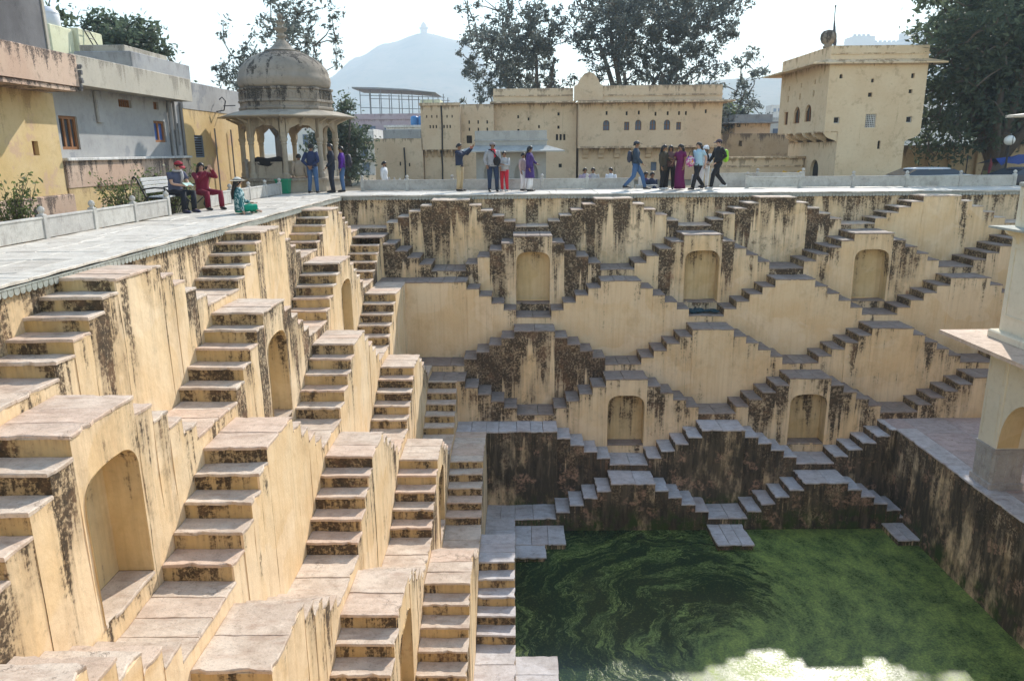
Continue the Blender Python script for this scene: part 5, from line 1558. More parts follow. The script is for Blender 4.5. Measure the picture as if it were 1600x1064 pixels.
for j in range(5):
    for i in range(7):
        g_[j][i] = tp.vert((29.5 + i * .75, 10.6 + j * .5, 1.15 - .05 * abs(i - 3) - (.45 if (i == 0 and j == 0) else 0) + .12 * noise.noise((i * .9, j * .9, 0)) - .1 * j))
for j in range(4):
    for i in range(6): tp.faces_idx([g_[j][i], g_[j][i + 1], g_[j + 1][i + 1], g_[j + 1][i]])
for i in range(6): tp.face([tp.v[g_[0][i]], tp.v[g_[0][i + 1]], (tp.v[g_[0][i + 1]][0], 10.58, .62 + .1 * (i % 2)), (tp.v[g_[0][i]][0], 10.58, .60 + .1 * ((i + 1) % 2))])
aw = empty('stall', (31, 11.4, GZ), 0, 'market stall under a blue tarpaulin beside the lamp post', 'stall')
tp.build('tarpaulin', simple("blue_tarpaulin", (.02, .055, .24), .5, .2, 4), aw)
for (a, b) in ((28.95, 10.65), (33.3, 10.65), (28.95, 12.5), (33.3, 12.5)):
    mb = MB(); mb.tube([(a, b, GZ), (a, b, 1.05)], .03, 6); mb.build('pole', M['iron'], aw)
mb = MB(); mb.cbox(29.6, 33.0, 11.2, 12.2, GZ, .28, .02); mb.build('counter', simple("olive_counter_cloth", (.17, .17, .09), .9, .2, 5), aw)
for i in range(5):
    mb = MB(); mb.tube([(28.98 + i * .02, 10.66, .9), (29.02, 10.64, .6 - .02 * i), (28.96 + .05 * i, 10.63, .2)], [.03, .09, .05], 6)
    if i == 0: mb.build('hanging_bag', simple("maroon_bag_cloth", (.16, .03, .04), .8, .2, 8), aw)

def car(name, label, x, y, rz, col, h=1.45):
    r_ = empty(name, (x, y, GZ), rz, label, 'car', 'cars parked behind the right parapet')
    pm = simple('car_paint_' + str(col), col, .25, .04, 2, spec=.5)
    mb = MB()
    prof = [(-2.0, .28), (-2.02, .62), (-1.95, .82), (-1.30, .90), (1.05, .94), (1.85, .84), (2.02, .64), (2.0, .28)]
    mb.extr(prof, (0, 0, 0), (1, 0, 0), (0, 0, 1), (0, 1, 0), -.82, .82); mb.build('body', pm, r_, world=False)
    mb = MB()
    low = [(-1.5, -.78), (1.15, -.78), (1.15, .78), (-1.5, .78)]; hi_ = [(-.95, -.62), (.55, -.62), (.55, .62), (-.95, .62)]
    a_ = [mb.vert((*p, .90)) for p in low]; b_ = [mb.vert((*p, h - .05)) for p in hi_]
    for k in range(4): mb.faces_idx([a_[k], a_[(k + 1) % 4], b_[(k + 1) % 4], b_[k]])
    mb.build('windows', M['glass'], r_, world=False)
    mb = MB(); mb.lathe([(.98, h - .06), (.97, h - .03), (.80, h), (.3, h + .012)], (-.2, 0, 0), 24, 0, .95, .68); mb.build('roof', pm, r_, True, world=False)
    for sx in (-1.25, 1.28):
        for sy in (-.76, .76):
            mb = MB(); mb.tube([(sx, sy - .1, .31), (sx, sy + .1, .31)], .31, 16); t_ = mb.build('wheel', M['iron'], r_, world=False)
            mb = MB(); mb.tube([(sx, sy - .105, .31), (sx, sy + .105, .31)], .18, 12); mb.build('rim', M['steel'], t_, world=False)
car('parked_car', 'white car roof showing over the parapet right of the tower', 23.1, 4.9, .05, (.62, .63, .65), 1.20)
car('parked_car', 'dark blue car roof showing over the parapet below the lamp', 27.3, 4.8, .02, (.035, .045, .075), 1.18)
# shoulder-high white gate pier and steps by the path gap
gp = empty('gate_pier', (11.05, 3.4, GZ), 0, 'white pier and step at the gap in the parapet beside the walkers', 'pier')
wbox('pier', M['whiteh'], gp, 10.92, 11.12, 3.25, 3.5, GZ, .42, .02); wbox('step', M['parapet'], gp, 10.75, 11.6, 2.95, 3.24, -.05, .14, .02); wbox('pier', M['whiteh'], gp, 12.35, 12.6, 3.3, 3.5, GZ, .40, .02); wbox('pier', M['whiteh'], gp, 13.0, 13.35, 3.3, 3.5, GZ, .50, .02)
# white railing by the ramp left of the palace
rl = empty('railing', (1.4, 8, GZ), 0, 'white spindled railing along the ramp left of the palace', 'railing')
for i in range(10):
    mb = MB(); a = i / 9; mb.lathe([(.03, 0), (.03, .4), (.05, .45), (.045, .52), (.01, .56)], (.0 + 2.8 * a, 10.5 - 3.5 * a, GZ + .15 + .12 * (1 - a)), 8); mb.build('spindle', M['whiteh'], rl)
mb = MB(); mb.tube([(0, 10.5, GZ + .55), (2.8, 7.0, GZ + .45)], .035, 6); mb.build('rail', M['whiteh'], rl)
wbox('ramp_wall', M['oldwall'], rl, -1.4, .2, 10.6, 11, GZ, .05, .02)
mb = MB()
rg = random.Random(3)
for i in range(40): mb.ball((12.05 + rg.gauss(0, .22), -2.72 + rg.gauss(0, .10), Z[3] - 5 * rk(3) + .03 + rg.random() * .06), .05 + .06 * rg.random(), 6, 4, 1.4, 1, .5)
o = mb.build('cloth_heap', simple("dark_teal_cloth", (.02, .05, .065), .9, .3, 20)); tag(o, 'dark teal cloth heap left on the landing under a niche', 'cloth')
# ================================================================= PEOPLE
SK = simple("brown_skin", (.27, .145, .085), .55, .08, 12)
SK2 = simple("fair_skin", (.50, .31, .225), .55, .08, 12)
HAIR = simple("black_hair", (.012, .010, .010), .45, .3, 40)
EYE = simple("eye_dark", (.02, .015, .012), .2, .1, 10)
def cloth(n, c, r=.85): return simple("cloth_" + n, c, r, .22, 14, bump=.004)

def skin_mesh(name, joints, edges, mat, sub=1):
    """one continuous surface grown over the joints (x, y, z, radius)"""
    me = bpy.data.meshes.new(name)
    names = list(joints)
    ix = {n: i for i, n in enumerate(names)}
    me.from_pydata([joints[n][:3] for n in names], [(ix[a], ix[b]) for a, b in edges], [])
    o = bpy.data.objects.new(name, me); COL.objects.link(o)
    md = o.modifiers.new("skin", 'SKIN'); md.use_smooth_shade = True; md.branch_smoothing = .2
    lay = me.skin_vertices[0].data
    for n, i in ix.items():
        r = joints[n][3]
        lay[i].radius = (r, r) if not isinstance(r, tuple) else r
        lay[i].use_root = (n == 'pelvis')
    sb = o.modifiers.new("sub", 'SUBSURF'); sb.levels = sub; sb.render_levels = sub
    dg = bpy.context.evaluated_depsgraph_get(); dg.update()
    m2 = bpy.data.meshes.new_from_object(o.evaluated_get(dg))
    bpy.data.objects.remove(o); bpy.data.meshes.remove(me)
    m2.name = name
    m2.materials.clear(); m2.materials.append(mat)
    return m2

def base_pose():
    return dict(pelvis=(0, 0, .93), spine=(0, .01, 1.12), chest=(0, 0, 1.30), neck=(0, .015, 1.46), head=(0, -.005, 1.60),
                shL=(.17, .01, 1.40), shR=(-.17, .01, 1.40), elL=(.225, .03, 1.13), elR=(-.225, .03, 1.13), wrL=(.235, -.03, .89), wrR=(-.235, -.03, .89),
                hipL=(.09, 0, .90), hipR=(-.09, 0, .90), knL=(.105, -.02, .49), knR=(-.105, -.02, .49), anL=(.11, .02, .08), anR=(-.11, .02, .08), yawL=0, yawR=0)
def pose(kind, **kw):
    p = base_pose()
    if kind == 'walk':
        p.update(knL=(.10, -.20, .52), anL=(.10, -.30, .09), knR=(-.10, .06, .49), anR=(-.10, .34, .15), elL=(.23, .12, 1.15), wrL=(.22, .10, .92), elR=(-.23, -.06, 1.14), wrR=(-.20, -.20, .95))
    if kind == 'sit':
        dz = -.43
        for k in ('pelvis', 'spine', 'chest', 'neck', 'head', 'shL', 'shR', 'elL', 'elR', 'wrL', 'wrR', 'hipL', 'hipR'):
            a = p[k]; p[k] = (a[0], a[1], a[2] + dz)
        p.update(knL=(.13, -.42, .50), knR=(-.13, -.42, .50), anL=(.13, -.40, .08), anR=(-.13, -.40, .08))
    if kind == 'floor':
        dz = -.81
        for k in ('pelvis', 'spine', 'chest', 'neck', 'head', 'shL', 'shR', 'elL', 'elR', 'wrL', 'wrR', 'hipL', 'hipR'):
            a = p[k]; p[k] = (a[0], a[1], a[2] + dz)
        p.update(knL=(.26, -.36, .30), knR=(-.22, -.40, .34), anL=(.10, -.42, .06), anR=(-.12, -.55, .06))
    for k, v in kw.items(): p[k] = v
    return p

def hand_joints(J, E, side, p, skin_scale=1.0):
    w = Vector(p['wr' + side]); e = Vector(p['el' + side])
    d = (w - e).normalized()
    lat = Vector((1, 0, 0)) - d * d.x
    if lat.length < .2: lat = Vector((0, 1, 0)) - d * d.y
    lat.normalize(); nrm = d.cross(lat)
    sg = -1 if side == 'L' else 1
    pm = w + d * .055
    J['palm' + side] = (*pm, .026); E.append(('wr' + side, 'palm' + side))
    for i, (o_, l) in enumerate(((-.030, .060), (-.011, .072), (.010, .068), (.029, .052))):
        k1 = pm + d * .04 + lat * o_; k2 = k1 + d * l * .6 + nrm * .012 * 1; k3 = k2 + d * l * .4 + nrm * .025
        J['f%d%s' % (i, side)] = (*k1, .0095); J['g%d%s' % (i, side)] = (*k2, .0085); J['h%d%s' % (i, side)] = (*k3, .0075)
        E += [('palm' + side, 'f%d%s' % (i, side)), ('f%d%s' % (i, side), 'g%d%s' % (i, side)), ('g%d%s' % (i, side), 'h%d%s' % (i, side))]
    th = w + d * .035 + lat * (.038 * sg) + nrm * .01; th2 = th + d * .045 + lat * (.016 * sg) + nrm * .012
    J['t0' + side] = (*th, .011); J['t1' + side] = (*th2, .009); E += [('palm' + side, 't0' + side), ('t0' + side, 't1' + side)]

def person(label, loc, rz, p, top, bottom, hair='short', h=1.70, skin=SK, kind='trousers', sleeves='long', cap=None, shoe=None, hem=.88, flare=1.0, layer=None, look=(0, 0), scarf=None, group=None):
    """feet at loc, facing -Y before the turn rz"""
    r_ = empty('person', loc, rz, label, 'person', group)
    s = h / 1.70
    r_.scale = (s * 1.13, s * 1.13, s)
    V = {k: Vector(v) for k, v in p.items() if isinstance(v, tuple)}
    J = {}; E = []
    rad = dict(pelvis=.115, spine=.105, chest=.115, neck=.050, shL=.052, shR=.052, elL=.038, elR=.038, wrL=.026, wrR=.026, hipL=.078, hipR=.078, knL=.054, knR=.054, anL=.036, anR=.036)
    for k, q in rad.items(): J[k] = (*V[k], q)
    hd = V['head']; up = (hd - V['neck']).normalized()
    fw = Vector((math.sin(look[0]), -math.cos(look[0]), -math.sin(look[1]))).normalized()
    J['jaw'] = (*(hd - up * .045 + fw * .022), .058); J['skull'] = (*(hd + up * .02 - fw * .004), .082); J['crown'] = (*(hd + up * .062 - fw * .008), .066)
    J['nose'] = (*(hd - up * .012 + fw * .098), .011)
    E += [('pelvis', 'spine'), ('spine', 'chest'), ('chest', 'neck'), ('neck', 'jaw'), ('jaw', 'skull'), ('skull', 'crown'), ('skull', 'nose')]
    for sd_ in 'LR':
        E += [('chest', 'sh' + sd_), ('sh' + sd_, 'el' + sd_), ('el' + sd_, 'wr' + sd_), ('pelvis', 'hip' + sd_), ('hip' + sd_, 'kn' + sd_), ('kn' + sd_, 'an' + sd_)]
        a = V['an' + sd_]; kd = V['kn' + sd_]
        J['toe' + sd_] = (a.x, a.y - .14, max(a.z - .045, .03), .030); E.append(('an' + sd_, 'toe' + sd_))
        hand_joints(J, E, sd_, p)
    me = skin_mesh('body', J, E, skin)
    bo = link_mesh('body', me, r_, False)
    sr = fw.cross(up).normalized()
    mb = MB()
    for e_ in (-.032, .032): mb.ball(hd + fw * .076 + sr * e_ + up * .012, .011, 8, 5)
    mb.build('eyes', EYE, bo, True, world=False)
    mb = MB()
    for e_ in (-1, 1): mb.ball(hd - fw * .005 + sr * e_ * .083 - up * .005, .020, 6, 5, .45, .8, 1.3)
    mb.build('ears', skin, bo, True, world=False)
    # hair
    mb = MB()
    n, m = 16, 9
    grid = []
    Zb = -.02 if hair == 'short' else -.10
    for j in range(m + 1):
        row = []
        for i in range(n):
            a = 2 * PI * i / n
            face = max(0.0, math.cos(a))                     # towards the face: hairline stays high
            lowz = (-.050 if hair == 'short' else -.11) * (1 - face) + .045 * face
            zz = .115 + (lowz - .115) * (j / m) ** .8
            rr_ = math.sqrt(max(0.0, 1 - (max(zz, -.02) / .118) ** 2)) * .096 * (1.0 if hair == 'short' else 1.06)
            row.append(mb.vert(hd + up * (zz + .012) + fw * (math.cos(a) * rr_ * 1.03 - .010) + sr * (math.sin(a) * rr_ * .90)))
        grid.append(row)
    for a_, b_ in zip(grid, grid[1:]):
        for i in range(n): mb.faces_idx([a_[i], a_[(i + 1) % n], b_[(i + 1) % n], b_[i]])
    if hair == 'long':
        q0 = hd - fw * .055 - up * .02; q1 = V['neck'] - fw * .075; q2 = V['chest'] - fw * .135 + Vector((0, 0, .02)); q3 = V['spine'] - fw * .13 + Vector((0, 0, .05))
        mb.tube([q0, q1, q2, q3], 1, 10, ref=(1, 0, 0), ell=[(.085, .05), (.095, .045), (.10, .035), (.05, .02)])
    if hair == 'tied':
        mb.tube([hd - fw * .08 + up * .02, hd - fw * .13 - up * .03, V['neck'] - fw * .10 - Vector((0, 0, .10))], [.03, .035, .012], 8)
    mb.build('hair', HAIR if hair != 'grey' else cloth('grey_hair', (.25, .25, .25)), bo, True, world=False)
    if cap:
        kind_c, cm = cap
        mb = MB()
        if kind_c == 'turban':
            for q in range(5): mb.tube([hd + up * (.05 + .022 * q) + fw * (.105 - .012 * q) * math.cos(t_ * PI / 6) + sr * (.10 - .012 * q) * math.sin(t_ * PI / 6) + up * .02 * math.sin(t_ * PI / 6 + q) for t_ in range(13)], .034, 7)
            mb.ball(hd + up * .11, .085, 12, 6, 1, 1, .7)
        else:
            mb.ball(hd + up * .025 - fw * .008, .105, 14, 7, .95, 1.02, 1.0, .12 if kind_c != 'beanie' else 0.0, 1.0)
            if kind_c == 'cap':
                c0 = hd + up * .045 + fw * .085
                mb.extr([(-.075, 0), (-.06, .06), (-.03, .088), (.03, .088), (.06, .06), (.075, 0)], c0, sr, fw - up * .25, up, -.006, .006)
            if kind_c == 'hat':
                ring = [(hd + up * .045 + fw * math.cos(t_ * PI / 12) * .175 + sr * math.sin(t_ * PI / 12) * .168) for t_ in range(24)]
                i0 = [mb.vert(q) for q in ring]; i1 = [mb.vert(q - up * .012) for q in ring]; i2 = [mb.vert(hd + up * .055 + (q - hd - up * .045) * .5) for q in ring]
                for t_ in range(24):
                    l = (t_ + 1) % 24
                    mb.faces_idx([i0[t_], i0[l], i2[l], i2[t_]]); mb.faces_idx([i1[l], i1[t_], i0[t_], i0[l]])
                mb.faces_idx(i1)
        co = mb.build('hat' if kind_c in ('hat', 'turban') else 'cap', cm, bo, True, world=False)
        if kind_c == 'hat':
            mb = MB(); mb.tube([hd + up * .06 + fw * math.cos(t_ * PI / 10) * .108 + sr * math.sin(t_ * PI / 10) * .102 for t_ in range(21)], .016, 6); mb.build('hat_band', HAIR, co, world=False)
    # upper garment
    mb = MB()
    pe, sp, che, ne = V['pelvis'], V['spine'], V['chest'], V['neck']
    shm = (V['shL'] + V['shR']) / 2
    wx = abs(V['shL'].x - V['shR'].x) / .34
    hemp = pe + (pe - sp).normalized() * max(0.0, .93 - hem) if hem < .93 else pe
    rings = [(hemp, .178 * flare, .125), (pe.lerp(sp, .5), .163, .115), (sp, .160, .112), (che, .185, .125), (shm + Vector((0, 0, .01)), .172 * wx, .092), (shm.lerp(ne, .55), .095, .075), (ne + Vector((0, 0, .015)), .066, .062)]
    mb.tube([q[0] for q in rings], 1, 16, ref=(1, 0, 0), ell=[(q[1], q[2]) for q in rings])
    for sd_ in 'LR':
        a, e, w_ = V['sh' + sd_], V['el' + sd_], V['wr' + sd_]
        if sleeves == 'long': mb.tube([a.lerp(che, .35), a, a.lerp(e, .5), e, e.lerp(w_, .5), w_], [.06, .072, .066, .056, .050, .042], 10)
        elif sleeves == 'short': mb.tube([a.lerp(che, .35), a, a.lerp(e, .6)], [.06, .070, .066], 10)
    gt_ = mb.build('top', top, r_, True, world=False)
    if scarf:
        mb = MB()
        mb.tube([ne + Vector((math.cos(t_ * PI / 6) * .085, math.sin(t_ * PI / 6) * .08, .005)) for t_ in range(13)], .026, 7)
        mb.tube([ne + Vector((.05, -.08, 0)), che + Vector((.06, -.135, 0)), sp + Vector((.07, -.12, .02))], [.03, .035, .03], 7)
        mb.build('scarf', scarf, r_, True, world=False)
    # lower garment
    mb = MB()
    if kind == 'trousers':
        mb.tube([pe + (sp - pe) * .35, pe, (V['hipL'] + V['hipR']) / 2 - Vector((0, 0, .06))], 1, 14, ref=(1, 0, 0), ell=[(.158, .112), (.172, .122), (.15, .11)])
        for sd_ in 'LR':
            a, k_, n_ = V['hip' + sd_], V['kn' + sd_], V['an' + sd_]
            mb.tube([a + Vector((0, 0, .03)), a.lerp(k_, .5), k_, k_.lerp(n_, .5), n_ + (k_ - n_).normalized() * .0], [.098, .086, .070, .062 * flare ** .5, .056 * flare ** .5], 10)
    else:     # long skirt, saree or gown
        hz = .04 if kind == 'gown' else .10
        am = (V['anL'] + V['anR']) / 2
        bot = Vector((am.x, am.y, hz)); km = (V['knL'] + V['knR']) / 2
        mb.tube([bot, km.lerp(bot, .5), km, pe - Vector((0, 0, .10)), pe + Vector((0, 0, .04)), sp], 1, 18, ref=(1, 0, 0), ell=[(.22, .19), (.20, .16), (.185, .15), (.185, .14), (.165, .12), (.155, .11)])
    mb.build('trousers' if kind == 'trousers' else 'skirt', bottom, r_, True, world=False)
    if shoe is not None:
        for sd_ in 'LR':
            a = V['an' + sd_]
            mb = MB(); z0 = a.z - .078
            mb.tube([(a.x, a.y + .06, z0 + .045), (a.x, a.y + .02, z0 + .05), (a.x, a.y - .08, z0 + .042), (a.x, a.y - .17, z0 + .032), (a.x, a.y - .20, z0 + .026)], 1, 10, ref=(1, 0, 0), ell=[(.030, .040), (.042, .050), (.046, .040), (.040, .030), (.018, .018)])
            mb.build('shoe', shoe, r_, True, world=False)
    if layer:    # open jacket or long kurta / shawl hanging over the legs
        mb = MB()
        mb.tube([pe - Vector((0, 0, .42)), pe - Vector((0, 0, .2)), pe, sp, che], 1, 16, ref=(1, 0, 0), ell=[(.225, .165), (.205, .15), (.19, .135), (.172, .122), (.195, .135)], cap=False)
        mb.build('long_tunic', layer, r_, True, world=False)
    return r_

def backpack(label, loc, rz, col, s=1.0, name='backpack'):
    r_ = empty(name, loc, rz, label, 'bag')
    m_ = cloth('bag_' + str(col), col, .6)
    mb = MB(); mb.tube([(0, 0, -.22 * s), (0, .02, -.20 * s), (0, .03, 0), (0, .02, .17 * s), (0, 0, .22 * s)], 1, 12, ref=(1, 0, 0), ell=[(.10 * s, .06 * s), (.15 * s, .095 * s), (.155 * s, .10 * s), (.13 * s, .085 * s), (.06 * s, .04 * s)]); mb.build('pack', m_, r_, True, world=False)
    mb = MB(); mb.tube([(0, .10 * s, -.15 * s), (0, .115 * s, -.03 * s)], 1, 10, ref=(1, 0, 0), ell=[(.10 * s, .035 * s), (.09 * s, .03 * s)]); mb.build('pocket', m_, r_, True, world=False)
    for sx in (-.09, .09):
        mb = MB(); mb.tube([(sx * s, -.05 * s, .18 * s), (sx * 1.1 * s, -.16 * s, .20 * s), (sx * 1.2 * s, -.26 * s, .08 * s), (sx * 1.2 * s, -.20 * s, -.10 * s), (sx * s, -.05 * s, -.17 * s)], .014 * s, 6); mb.build('strap', m_, r_, True, world=False)
    return r_
def phone(label, loc, rz, col, size=(.15, .075)):
    r_ = empty('phone', loc, rz, label, 'phone')
    mb = MB(); mb.cbox(-size[0] / 2, size[0] / 2, -.006, .006, -size[1] / 2, size[1] / 2, .004); mb.build('case', simple('phone_' + str(col), col, .3, .05, 4), r_, world=False)
    mb = MB(); mb.box(-size[0] / 2 + .006, size[0] / 2 - .006, .0062, .0068, -size[1] / 2 + .006, size[1] / 2 - .006); mb.build('screen', M['glass'], r_, world=False)

T = 0.004
NAVY, BLK, GREY, DEN = cloth('navy', (.022, .032, .065)), cloth('black', (.014, .014, .017)), cloth('grey', (.30, .31, .34)), cloth('denim', (.055, .115, .24))
DDEN, KHA, RED, WHT = cloth('dark_denim', (.02, .035, .075)), cloth('khaki', (.42, .33, .20)), cloth('red', (.50, .02, .04)), cloth('white', (.66, .66, .68))
PUR, MAR, LBL, TEAL = cloth('purple', (.05, .025, .14)), cloth('maroon', (.17, .008, .028)), cloth('light_blue', (.35, .52, .62)), cloth('teal_print', (.02, .14, .15))
OLV, PINK, BEI, GRN = cloth('olive', (.055, .045, .03)), cloth('magenta', (.13, .008, .075)), cloth('beige', (.38, .31, .24)), cloth('green', (.0, .25, .16))
SHO, SHW = cloth('shoe_dark', (.02, .018, .018), .5), cloth('shoe_white', (.5, .5, .5), .5)
up_arms = dict(elL=(.20, -.16, 1.30), wrL=(.10, -.30, 1.56), elR=(-.20, -.16, 1.30), wrR=(-.10, -.30, 1.56))
# man photographing towards the right, arms held out
person('man in navy jacket and khaki trousers holding up a red phone', (4.02, 2.15, T), math.radians(70), pose('stand', elL=(.21, -.20, 1.34), wrL=(.12, -.40, 1.54), elR=(-.21, -.22, 1.30), wrR=(-.08, -.42, 1.52)), NAVY, KHA, 'short', 1.72, SK, shoe=SHO, look=(0, 0))
phone('red phone held up by the man in the navy jacket', (4.02 + .50 * math.sin(math.radians(70)), 2.15 - .50 * math.cos(math.radians(70)), 1.60), math.radians(70), (.45, .03, .03), (.22, .08))
person('man in grey shirt and dark trousers facing the pool with a shoulder bag', (5.28, 1.62, T), math.radians(8), pose('stand', elR=(-.25, .04, 1.13), wrR=(-.20, -.05, .93), knL=(.12, -.02, .49), anL=(.13, .02, .08)), GREY, DDEN, 'short', 1.74, SK, cap=('beanie', cloth('greyish_cap', (.22, .2, .2))), shoe=SHO, scarf=RED, look=(.1, .2))
bg_ = empty('shoulder_bag', (5.44, 1.47, 1.10), .1, 'black shoulder bag slung across the man in grey shirt', 'bag')
mb = MB(); mb.ball((0, 0, 0), .17, 12, 8, .8, .5, 1.0); mb.build('bag_body', BLK, bg_, True, world=False)
mb = MB(); mb.tube([(.05, -.03, .1), (-.12, -.03, .32), (-.25, 0, .41), (-.29, .1, .40)], .022, 6); mb.build('strap', BLK, bg_, True, world=False)
person('boy in grey hoodie and bright red trousers', (5.70, 1.85, T), math.radians(-25), pose('stand', elL=(.22, -.05, 1.14), wrL=(.10, -.22, 1.16), elR=(-.22, -.05, 1.14), wrR=(-.10, -.22, 1.14)), cloth('pale_grey', (.40, .41, .43)), RED, 'short', 1.42, SK, shoe=SHW, look=(.6, .1))
person('child half hidden behind the woman in the purple tunic', (6.40, 2.1, T), math.radians(60), pose('stand'), cloth('pale_pink', (.45, .34, .33)), WHT, 'short', 1.36, SK, shoe=SHO)
person('woman in long purple tunic and white trousers with long dark hair', (6.64, 1.75, T), math.radians(75), pose('stand', elL=(.20, -.08, 1.14), wrL=(.08, -.22, 1.05)), PUR, WHT, 'long', 1.60, SK, layer=PUR, shoe=SHO, flare=1.5)
person('man in dark blue jacket and jeans striding left to right past the parapet', (10.58, 2.0, T), math.radians(78), pose('walk'), cloth('steel_navy', (.035, .055, .085)), DEN, 'short', 1.74, SK, cap=('cap', cloth('dark_cap', (.04, .045, .06))), shoe=SHO)
backpack('small dark backpack worn by the striding man in jeans', (10.36, 1.97, 1.22), math.radians(78), (.03, .035, .06), .9)
person('girl in olive hooded coat, leftmost of the three close friends', (11.62, 2.1, T), math.radians(55), pose('stand', elL=(.20, -.10, 1.15), wrL=(.08, -.24, 1.12)), OLV, BLK, 'long', 1.60, SK, hem=.74, flare=1.15, shoe=SHW)
person('girl with dark top standing between the olive coat and the magenta saree', (11.92, 2.35, T), math.radians(-10), pose('stand', elL=(.19, -.14, 1.16), wrL=(.05, -.24, 1.2)), cloth('brown_print', (.13, .07, .07)), BLK, 'long', 1.58, SK, shoe=SHO)
person('woman in floor-length magenta saree with long black hair', (12.22, 2.0, T), math.radians(-62), pose('stand', elR=(-.20, -.12, 1.14), wrR=(-.10, -.26, 1.02)), PINK, PINK, 'long', 1.62, SK, kind='gown', sleeves='short', look=(0, .1))
person('fair woman in light blue shirt and black trousers walking with a bag', (12.82, 1.72, T), math.radians(-60), pose('walk', elR=(-.23, .0, 1.12), wrR=(-.24, -.12, .93)), LBL, BLK, 'tied', 1.68, SK2, sleeves='short', shoe=SHO, flare=1.25)
hb_ = empty('printed_bag', (12.50, 1.62, 1.02), .3, 'colourful printed cloth bag carried beside the black trousers', 'bag')
mb = MB(); mb.ball((0, 0, 0), .19, 14, 9, 1.0, .55, 1.05)
t = NT("printed_bag_cloth"); q_ = t.noise(t.objc(), 11, 2, .5); cc_ = t.mix(t.rng(q_, .45, .50), (.55, .50, .50), (.40, .05, .22)); cc_ = t.mix(t.rng(t.noise(t.objc(), 8, 2, .5), .55, .6), cc_, (.10, .06, .35)); cc_ = t.mix(t.rng(t.noise(t.objc(), 5, 1, .5), .62, .66), cc_, (.6, .25, .03))
mb.build('bag_body', t.done(cc_, .8), hb_, True, world=False)
mb = MB(); mb.tube([(-.1, 0, .16), (-.02, 0, .36), (.08, 0, .38), (.12, 0, .16)], .014, 6); mb.build('strap', BLK, hb_, world=False)
person('old man in white turban and dark waistcoat behind the walking couple', (13.28, 2.6, T - .0), math.radians(10), pose('stand', elL=(.2, -.10, 1.14), wrL=(.06, -.2, 1.05), elR=(-.2, -.1, 1.14), wrR=(-.06, -.2, 1.03)), WHT, WHT, 'grey', 1.52, SK, kind='trousers', cap=('turban', WHT), shoe=SHO, scarf=BLK)
person('man in black hooded jacket and cap walking ahead with lime backpack', (13.60, 1.95, T), math.radians(-75), pose('walk', anL=(.10, -.26, .09), wrL=(.12, -.14, .92)), BLK, BLK, 'short', 1.78, SK2, cap=('cap', cloth('plum_cap', (.07, .05, .07))), shoe=SHW, look=(0, .15))
backpack('lime green backpack on the man in black', (13.86, 2.02, 1.22), math.radians(-75), (.30, .62, .04), .95)
# small figures resting beyond the parapet
person('person in white shirt with a shoulder strap behind the parapet, left of the palace', (.72, 5.0, GZ - .08 + .08), math.radians(80), pose('stand'), WHT, DDEN, 'short', 1.62, SK, shoe=SHO)
for i, (x_, y_, c_, lb_) in enumerate(((9.05, 6.0, cloth('mauve', (.35, .28, .36)), 'person in mauve shawl, leftmost of three seated beyond the parapet'), (9.42, 6.2, cloth('ash', (.40, .38, .38)), 'person in ash shawl seated beyond the parapet beside the mauve shawl'), (10.15, 6.0, WHT, 'person in white seated alone beyond the parapet, nearest the striding man'))):
    person(lb_, (x_, y_, GZ + .02), math.radians(20 - 30 * i), pose('sit'), c_, GREY, 'short', 1.66, SK, shoe=SHO)
ss_ = empty('low_wall', (9.5, 6.3, GZ), 0, 'low stone wall under the three people beyond the parapet', 'wall')
wbox('seat_block', M['parapet'], ss_, 8.75, 10.5, 6.02, 6.55, GZ, GZ + .40, .02)
for (x_, y_, c_, lb_) in ((11.25, 3.75, PUR, 'person in purple seated low beside the white pier'), (11.45, 3.45, NAVY, 'person in navy crouching on the step beside the olive coat')):
    person(lb_, (x_, y_, -.28), math.radians(30), pose('floor'), c_, DDEN, 'short', 1.66, SK, shoe=SHO)
# at the kiosk
person('man in navy jacket and blue jeans seen from behind at the kiosk', (-1.38, 1.75, T), math.radians(170), pose('stand', elL=(.26, .10, 1.13), wrL=(.07, .15, .96), elR=(-.26, .10, 1.13), wrR=(-.07, .15, .96), anL=(.14, .0, .08), anR=(-.14, .03, .08)), cloth('royal_navy', (.022, .035, .095)), DEN, 'short', 1.74, SK, shoe=SHO)
person('man in dark suit standing at the right corner of the kiosk', (-.72, 1.95, T), math.radians(-70), pose('stand', elL=(.22, -.02, 1.12), wrL=(.2, -.16, .92)), cloth('dark_suit', (.016, .020, .034)), cloth('dark_suit', (.016, .020, .034)), 'short', 1.75, SK, shoe=SHO, hem=.80, scarf=None)
person('person in violet top behind the man in the dark suit', (-.42, 2.35, T), math.radians(-80), pose('stand'), cloth('violet', (.09, .02, .26)), DEN, 'short', 1.66, SK, shoe=SHO)
backpack('black backpack beside the violet top', (-.16, 2.32, 1.16), math.radians(-80), (.025, .022, .035), 1.05)
person('person in beige sitting on the kiosk edge with back turned', (-2.02, 2.35, .54 - .0), math.radians(190), pose('floor'), BEI, BEI, 'short', 1.64, SK)
dr = empty('black_drape', (-3.0, 3.4, 1.1), 0, 'black cloth draped along the kiosk railing', 'cloth')
mb = MB(); mb.tube([(-3.9, 2.62, 1.14), (-3.6, 2.48, 1.16), (-3.2, 2.36, 1.12), (-2.75, 2.35, 1.15), (-2.45, 2.36, 1.10)], 1, 10, ref=(0, 0, 1), ell=[(.08, .03), (.17, .04), (.15, .035), (.19, .045), (.10, .03)]); mb.build('cloth', BLK, dr, True)
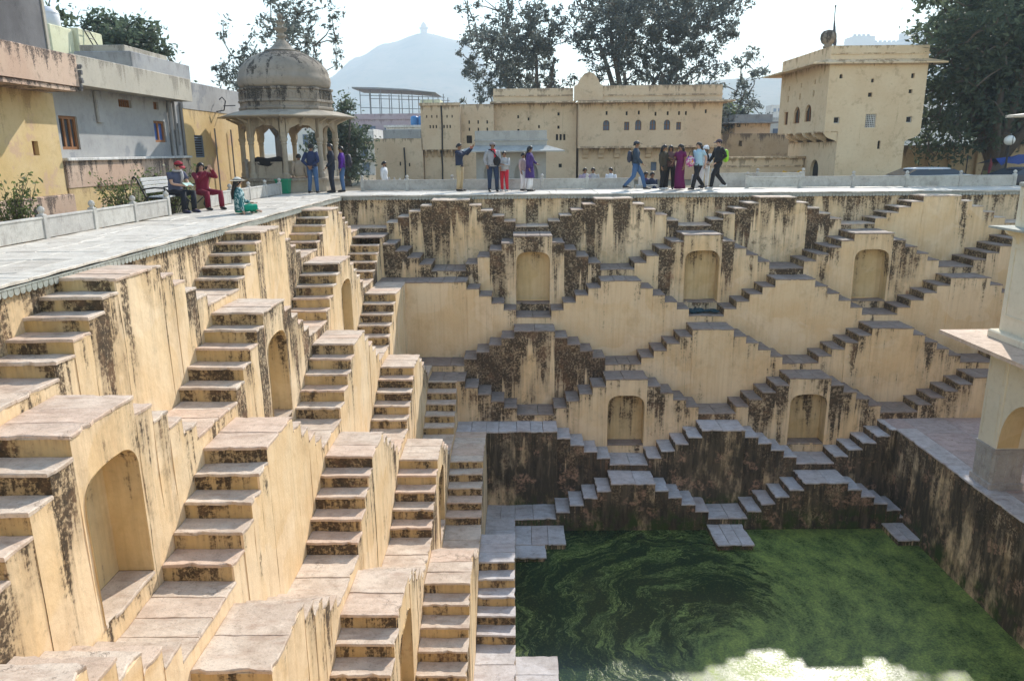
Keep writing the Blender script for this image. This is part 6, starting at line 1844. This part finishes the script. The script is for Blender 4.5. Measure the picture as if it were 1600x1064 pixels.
# on and around the bench
person('man in red cap and slate T-shirt seated on the bench reading a booklet', (-2.62, -7.0, T), math.radians(62), pose('sit', chest=(0, -.08, .88), neck=(0, -.13, 1.03), head=(0, -.20, 1.15), shL=(.17, -.09, .97), shR=(-.17, -.09, .97), spine=(0, -.01, .70), elL=(.21, -.18, .72), wrL=(.08, -.38, .68), elR=(-.21, -.18, .72), wrR=(-.08, -.38, .68)), cloth('slate', (.075, .085, .14)), cloth('black_trousers', (.012, .014, .022)), 'short', 1.72, SK2, sleeves='short', cap=('cap', cloth('red_cap', (.28, .02, .035))), shoe=cloth('shoe_navy', (.03, .03, .07), .5), scarf=cloth('pale_scarf', (.45, .45, .47)), look=(0, .55))
bk = empty('booklet', (-2.18, -7.22, .72), math.radians(62), 'pale green booklet in the hands of the capped man', 'booklet')
mb = MB(); mb.extr([(-.12, 0), (0, -.015), (.12, 0), (.12, .004), (0, -.008), (-.12, .004)], (0, 0, 0), (1, 0, 0), (0, -.5, .86), (0, -.86, -.5), -.08, .08); mb.build('pages', cloth('pale_green', (.42, .56, .50)), bk, world=False)
person('woman in maroon outfit sitting at the bench end taking a phone picture', (-2.30, -6.05, T), math.radians(48), pose('sit', elL=(.26, -.22, .90), wrL=(.10, -.36, 1.10), elR=(-.20, -.20, .80), wrR=(-.04, -.36, 1.06), knL=(.24, -.42, .48), anL=(.26, -.40, .08), knR=(-.10, -.40, .48), anR=(-.08, -.36, .08)), MAR, MAR, 'long', 1.62, SK2, shoe=SHO, hem=.86, flare=1.2)
phone('dark phone raised by the woman in maroon', (-2.30 + .40 * math.sin(math.radians(48)), -6.05 - .40 * math.cos(math.radians(48)), 1.10), math.radians(48), (.02, .02, .022), (.16, .08))
t = NT("teal_white_print"); q_ = t.noise(t.objc(), 9, 3, .6, 1.5); TP = t.done(t.mix(t.rng(q_, .50, .56), (.012, .105, .12), (.42, .55, .56)), .85)
person('woman in teal print and white hat sitting on the paving by the edge', (-.80, -7.55, T), math.radians(118), pose('floor', elL=(.22, -.12, .30), wrL=(.20, -.26, .26), knL=(.30, -.28, .16), knR=(-.28, -.30, .18), anL=(-.04, -.34, .07), anR=(.06, -.26, .07)), TP, GRN, 'long', 1.66, SK2, cap=('hat', cloth('white_hat', (.66, .63, .56))), flare=1.35, hem=.90, shoe=None)

# ================================================================= HAZE
hz = NT("pale_haze")
for n_ in list(hz.nt.nodes):
    if n_.type == 'BSDF_PRINCIPLED': hz.nt.nodes.remove(n_)
pvn = hz.nt.nodes.new("ShaderNodeVolumePrincipled")
pvn.inputs["Color"].default_value = (.74, .87, 1.0, 1)
pvn.inputs["Density"].default_value = .00052
pvn.inputs["Anisotropy"].default_value = .1
hz.nt.links.new(pvn.outputs[0], hz.out.inputs["Volume"])
mb = MB(); mb.box(-2400, 2900, -90, 3400, -12, 362)
o = mb.build('haze', hz.mat); tag(o, kind='stuff')
